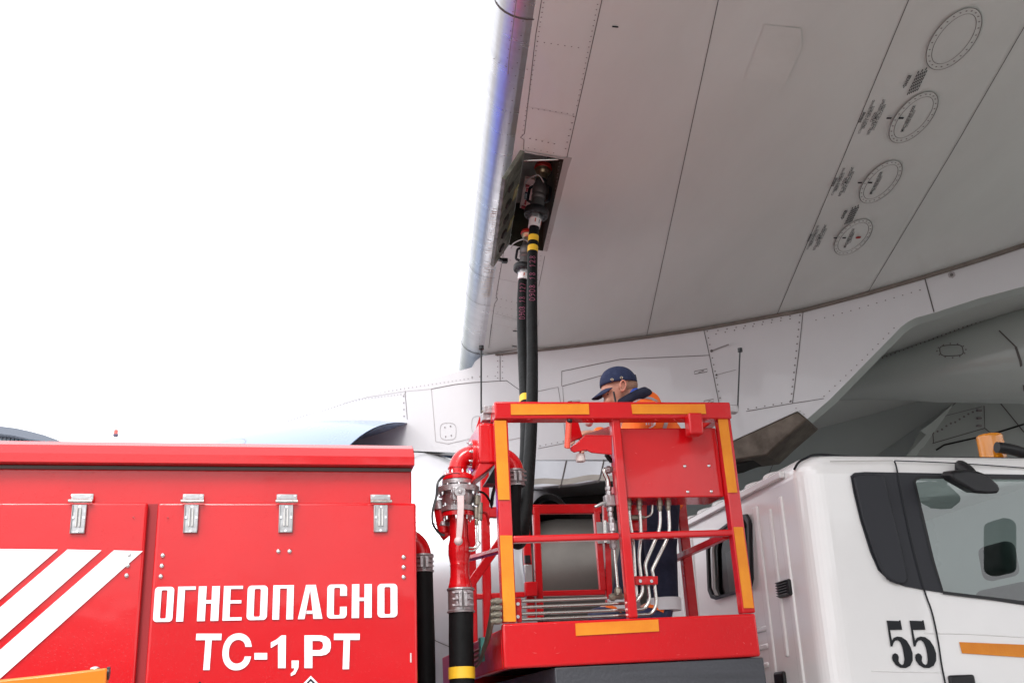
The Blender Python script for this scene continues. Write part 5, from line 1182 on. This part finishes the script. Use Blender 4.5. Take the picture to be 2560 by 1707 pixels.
# strips and emblem laid on the jacket surface
from mathutils.bvhtree import BVHTree
wj = wloc(jk); bvh = BVHTree.FromPolygons([v.co+wj for v in jk.data.vertices], [tuple(p.vertices) for p in jk.data.polygons])
def onjk(x, y, off=.004):
    d = ray(x, y).normalized(); h = bvh.ray_cast(EYE, d); return h[0]-d*off if h[0] else None
def patch(m, quads, n=5):      # quads in photo pixels, wrapped over the cloth
    for A_, B_, C_, D_ in quads:
        g_ = [[None]*(n+1) for _ in range(n+1)]
        for i in range(n+1):
            for j in range(n+1):
                u, v = i/n, j/n; x = (A_[0]*(1-u)+B_[0]*u)*(1-v)+(D_[0]*(1-u)+C_[0]*u)*v; y = (A_[1]*(1-u)+B_[1]*u)*(1-v)+(D_[1]*(1-u)+C_[1]*u)*v; g_[i][j] = onjk(x, y)
        for i in range(n):
            for j in range(n):
                c_ = (g_[i][j], g_[i+1][j], g_[i+1][j+1], g_[i][j+1])
                if all(p is not None for p in c_) and max((c_[0]-c_[2]).length, (c_[1]-c_[3]).length) < .05: m.add(c_, [[0, 1, 2, 3]])
def band(P, wd):
    m = M(); Q = []
    for (xa, ya), (xb, yb3) in zip(P, P[1:]):
        L_ = math.dist((xa, ya), (xb, yb3)); nx, ny = -(yb3-ya)/L_*wd/2, (xb-xa)/L_*wd/2; Q.append(((xa+nx, ya+ny), (xb+nx, yb3+ny), (xb-nx, yb3-ny), (xa-nx, ya-ny)))
    patch(m, Q); build(m, 'reflective_strip', REFL, man, smooth=70)
band([(1580, 1012), (1590, 1001), (1602, 995), (1616, 993), (1630, 996), (1642, 1003), (1652, 1012)], 6)
band([(1668, 1040), (1666, 1055), (1660, 1075)], 9)
m = M(); ex, ey = 1622, 1053; Q = []
for k in range(16):
    t0, t1 = R(-150+15*k), R(-150+15*(k+1))     # lower arc of the round emblem
    Q.append(((ex+13*math.cos(t0), ey+13*math.sin(t0)+2), (ex+13*math.cos(t1), ey+13*math.sin(t1)+2), (ex+18*math.cos(t1), ey+17*math.sin(t1)), (ex+18*math.cos(t0), ey+17*math.sin(t0))))
Q = [q for q in Q if min(p[1] for p in q) > ey-9]
for x in (-6, 0): Q.append(((ex+x-1.5, ey-9), (ex+x+1.5, ey-9), (ex+x+1.5, ey+9), (ex+x-1.5, ey+9)))
Q.append(((ex+4, ey-9), (ex+7, ey-9), (ex+7, ey+4), (ex+4, ey+4)))
for k in range(3): Q.append(((ex+5, ey+3+k*4), (ex+17, ey-1+k*4), (ex+17, ey+1+k*4), (ex+5, ey+5+k*4)))
patch(m, Q, 3); build(m, 'white_emblem', LET, man, smooth=0)
# two-way radio clipped in front of his chest
rd = empty('two_way_radio', wp(1541, 1030, -.16), 'black handheld radio with thin aerial beside the worker\'s cheek', 'radio')
m = M(); m.box(wp(1543, 1032, -.16), (.035, .03, .085)); build(m, 'radio_body', BLK, rd, bevel=.005)
m = M(); m.tube([wp(1541, 1014, -.16), wp(1534, 979, -.16)], [.0065, .005], 10); build(m, 'radio_aerial', BLK, rd)

# ================================================================== BACKGROUND AND FOREGROUND
tb = empty('terminal_building', (at(0, 1100, 70).x-10, 70, 0), 'distant terminal with dark curved roof edge above pale ribbed glazing', 'building')
Yt = 70; arcp = [(-420, 1100), (-300, 1082), (-150, 1068), (0, 1070), (40, 1075), (80, 1084), (110, 1092), (140, 1103), (190, 1125)]
m = M(); up_ = [at(x, y-5, Yt) for x, y in arcp]; lo_ = [at(x-6, y+7+(-x*0+6 if x < 100 else 3), Yt) for x, y in arcp]
m.prism(up_+lo_[::-1], (0, 12, 0)); build(m, 'curved_roof', TROOF, tb, bevel=0)
m = M(); q = [at(x, y+10, Yt+1) for x, y in arcp]; m.prism(q+[V((q[-1].x, Yt+1, 0)), V((q[0].x, Yt+1, 0))], (0, 10, 0)); fw_ = build(m, 'glazed_wall', TERM, tb, smooth=0)
for k in range(30):
    x = -60+k*9.5; t = at(x, 1100, Yt+.8); 
    y = 1073+max(0, x)**1.6*.0105+9 if x > 0 else 1080
    if x > 118: break
    m = M(); tp = at(x, y, Yt+.8); m.box((tp.x, Yt+.8, tp.z-.25), (.11, .3, .35)); build(m, 'roof_bracket', TROOF, tb, smooth=0)
lp_ = empty('obstruction_light', (at(289, 1092, 30).x, 30, 0), 'small red and amber warning lamp on a slim pale pole beyond the red cabinet', 'lamp')
b0 = at(289, 1090, 30); m = M(); m.cyl((b0.x, 30, 0), b0-UPV*.02, .03, 12); build(m, 'pole', mat('pale_pole', (.85, .85, .87), .5), lp_)
m = M(); m.lathe(b0, UPV, [(-.03, .02), (.0, .06), (.05, .07), (.06, .05)], 20, caps=True); build(m, 'lamp_base', mat('lamp_base_purple_grey', (.12, .10, .16), .5), lp_)
m = M(); m.lathe(b0, UPV, [(.06, .035), (.14, .035), (.14, .0001)], 20); build(m, 'lamp_lens', mat('amber_glow_glass', (.85, .5, .12), .3), lp_)
m = M(); m.lathe(b0, UPV, [(.055, .055), (.17, .055), (.175, .0001)], 6); build(m, 'lamp_cage', mat('lamp_red', (.75, .1, .08), .4), lp_)
br_ = empty('barrier', (at(60, 1690, 3.0).x, 3.0, 0), 'orange barrier board with bolted end at lower left in front of the red cabinet', 'barrier')
m = M(); a, b = at(-400, 1740, 3.02), at(268, 1668, 3.0); dz = UPV*-.11
m.prism([a, at(100, 1687, 3.0), b, b+dz, a+dz], (0, .05, 0)); bb_ = build(m, 'barrier_board', ORG, br_, bevel=.006, seg=3)
m = M(); m.cyl(at(267, 1682, 3.02), at(274, 1682, 3.02), .016, 14); build(m, 'end_cap', BLK, bb_)
m = M(); m.ball(at(238, 1671, 3.02), .5, (.026, .02, .012), 12); build(m, 'top_bolt', BRT, bb_)
for x in (-300, 150): p = at(x, 1740, 3.0); m = M(); m.bar((p.x, 3.09, 0), (p.x, 3.09, p.z), .05, .05); build(m, 'leg', ORG, br_)
for x in (-300, 150): p = at(x, 1740, 3.0); m = M(); m.box((p.x, 3.09, .03), (.09, .5, .06)); build(m, 'foot', BLK, br_, bevel=.01)

hg_ = empty('added_backdrop', (0, -70, 0), 'added grey blocks behind the camera, unseen, for the red paint to reflect', 'building')  # added out of view, only to give the glossy red paint reflections
m = M().use(mat('added_backdrop_grey', (.22, .23, .24), .7, var=.2, vscale=.2)); m.box((-10, -76, 5.5), (44, 12, 11)); m.box((34, -80, 8), (36, 14, 16)); m.box((-52, -74, 4), (34, 12, 8)); build(m, 'wall', None, hg_, smooth=0)  # box volumes of the added reflection backdrop
for x in (-26, -12, 2): m = M(); m.box((x, -69.9, 3.6), (10, .3, 7.2)); build(m, 'added_backdrop_panel', mat('added_backdrop_dark', (.12, .14, .17), .6), hg_, smooth=0)
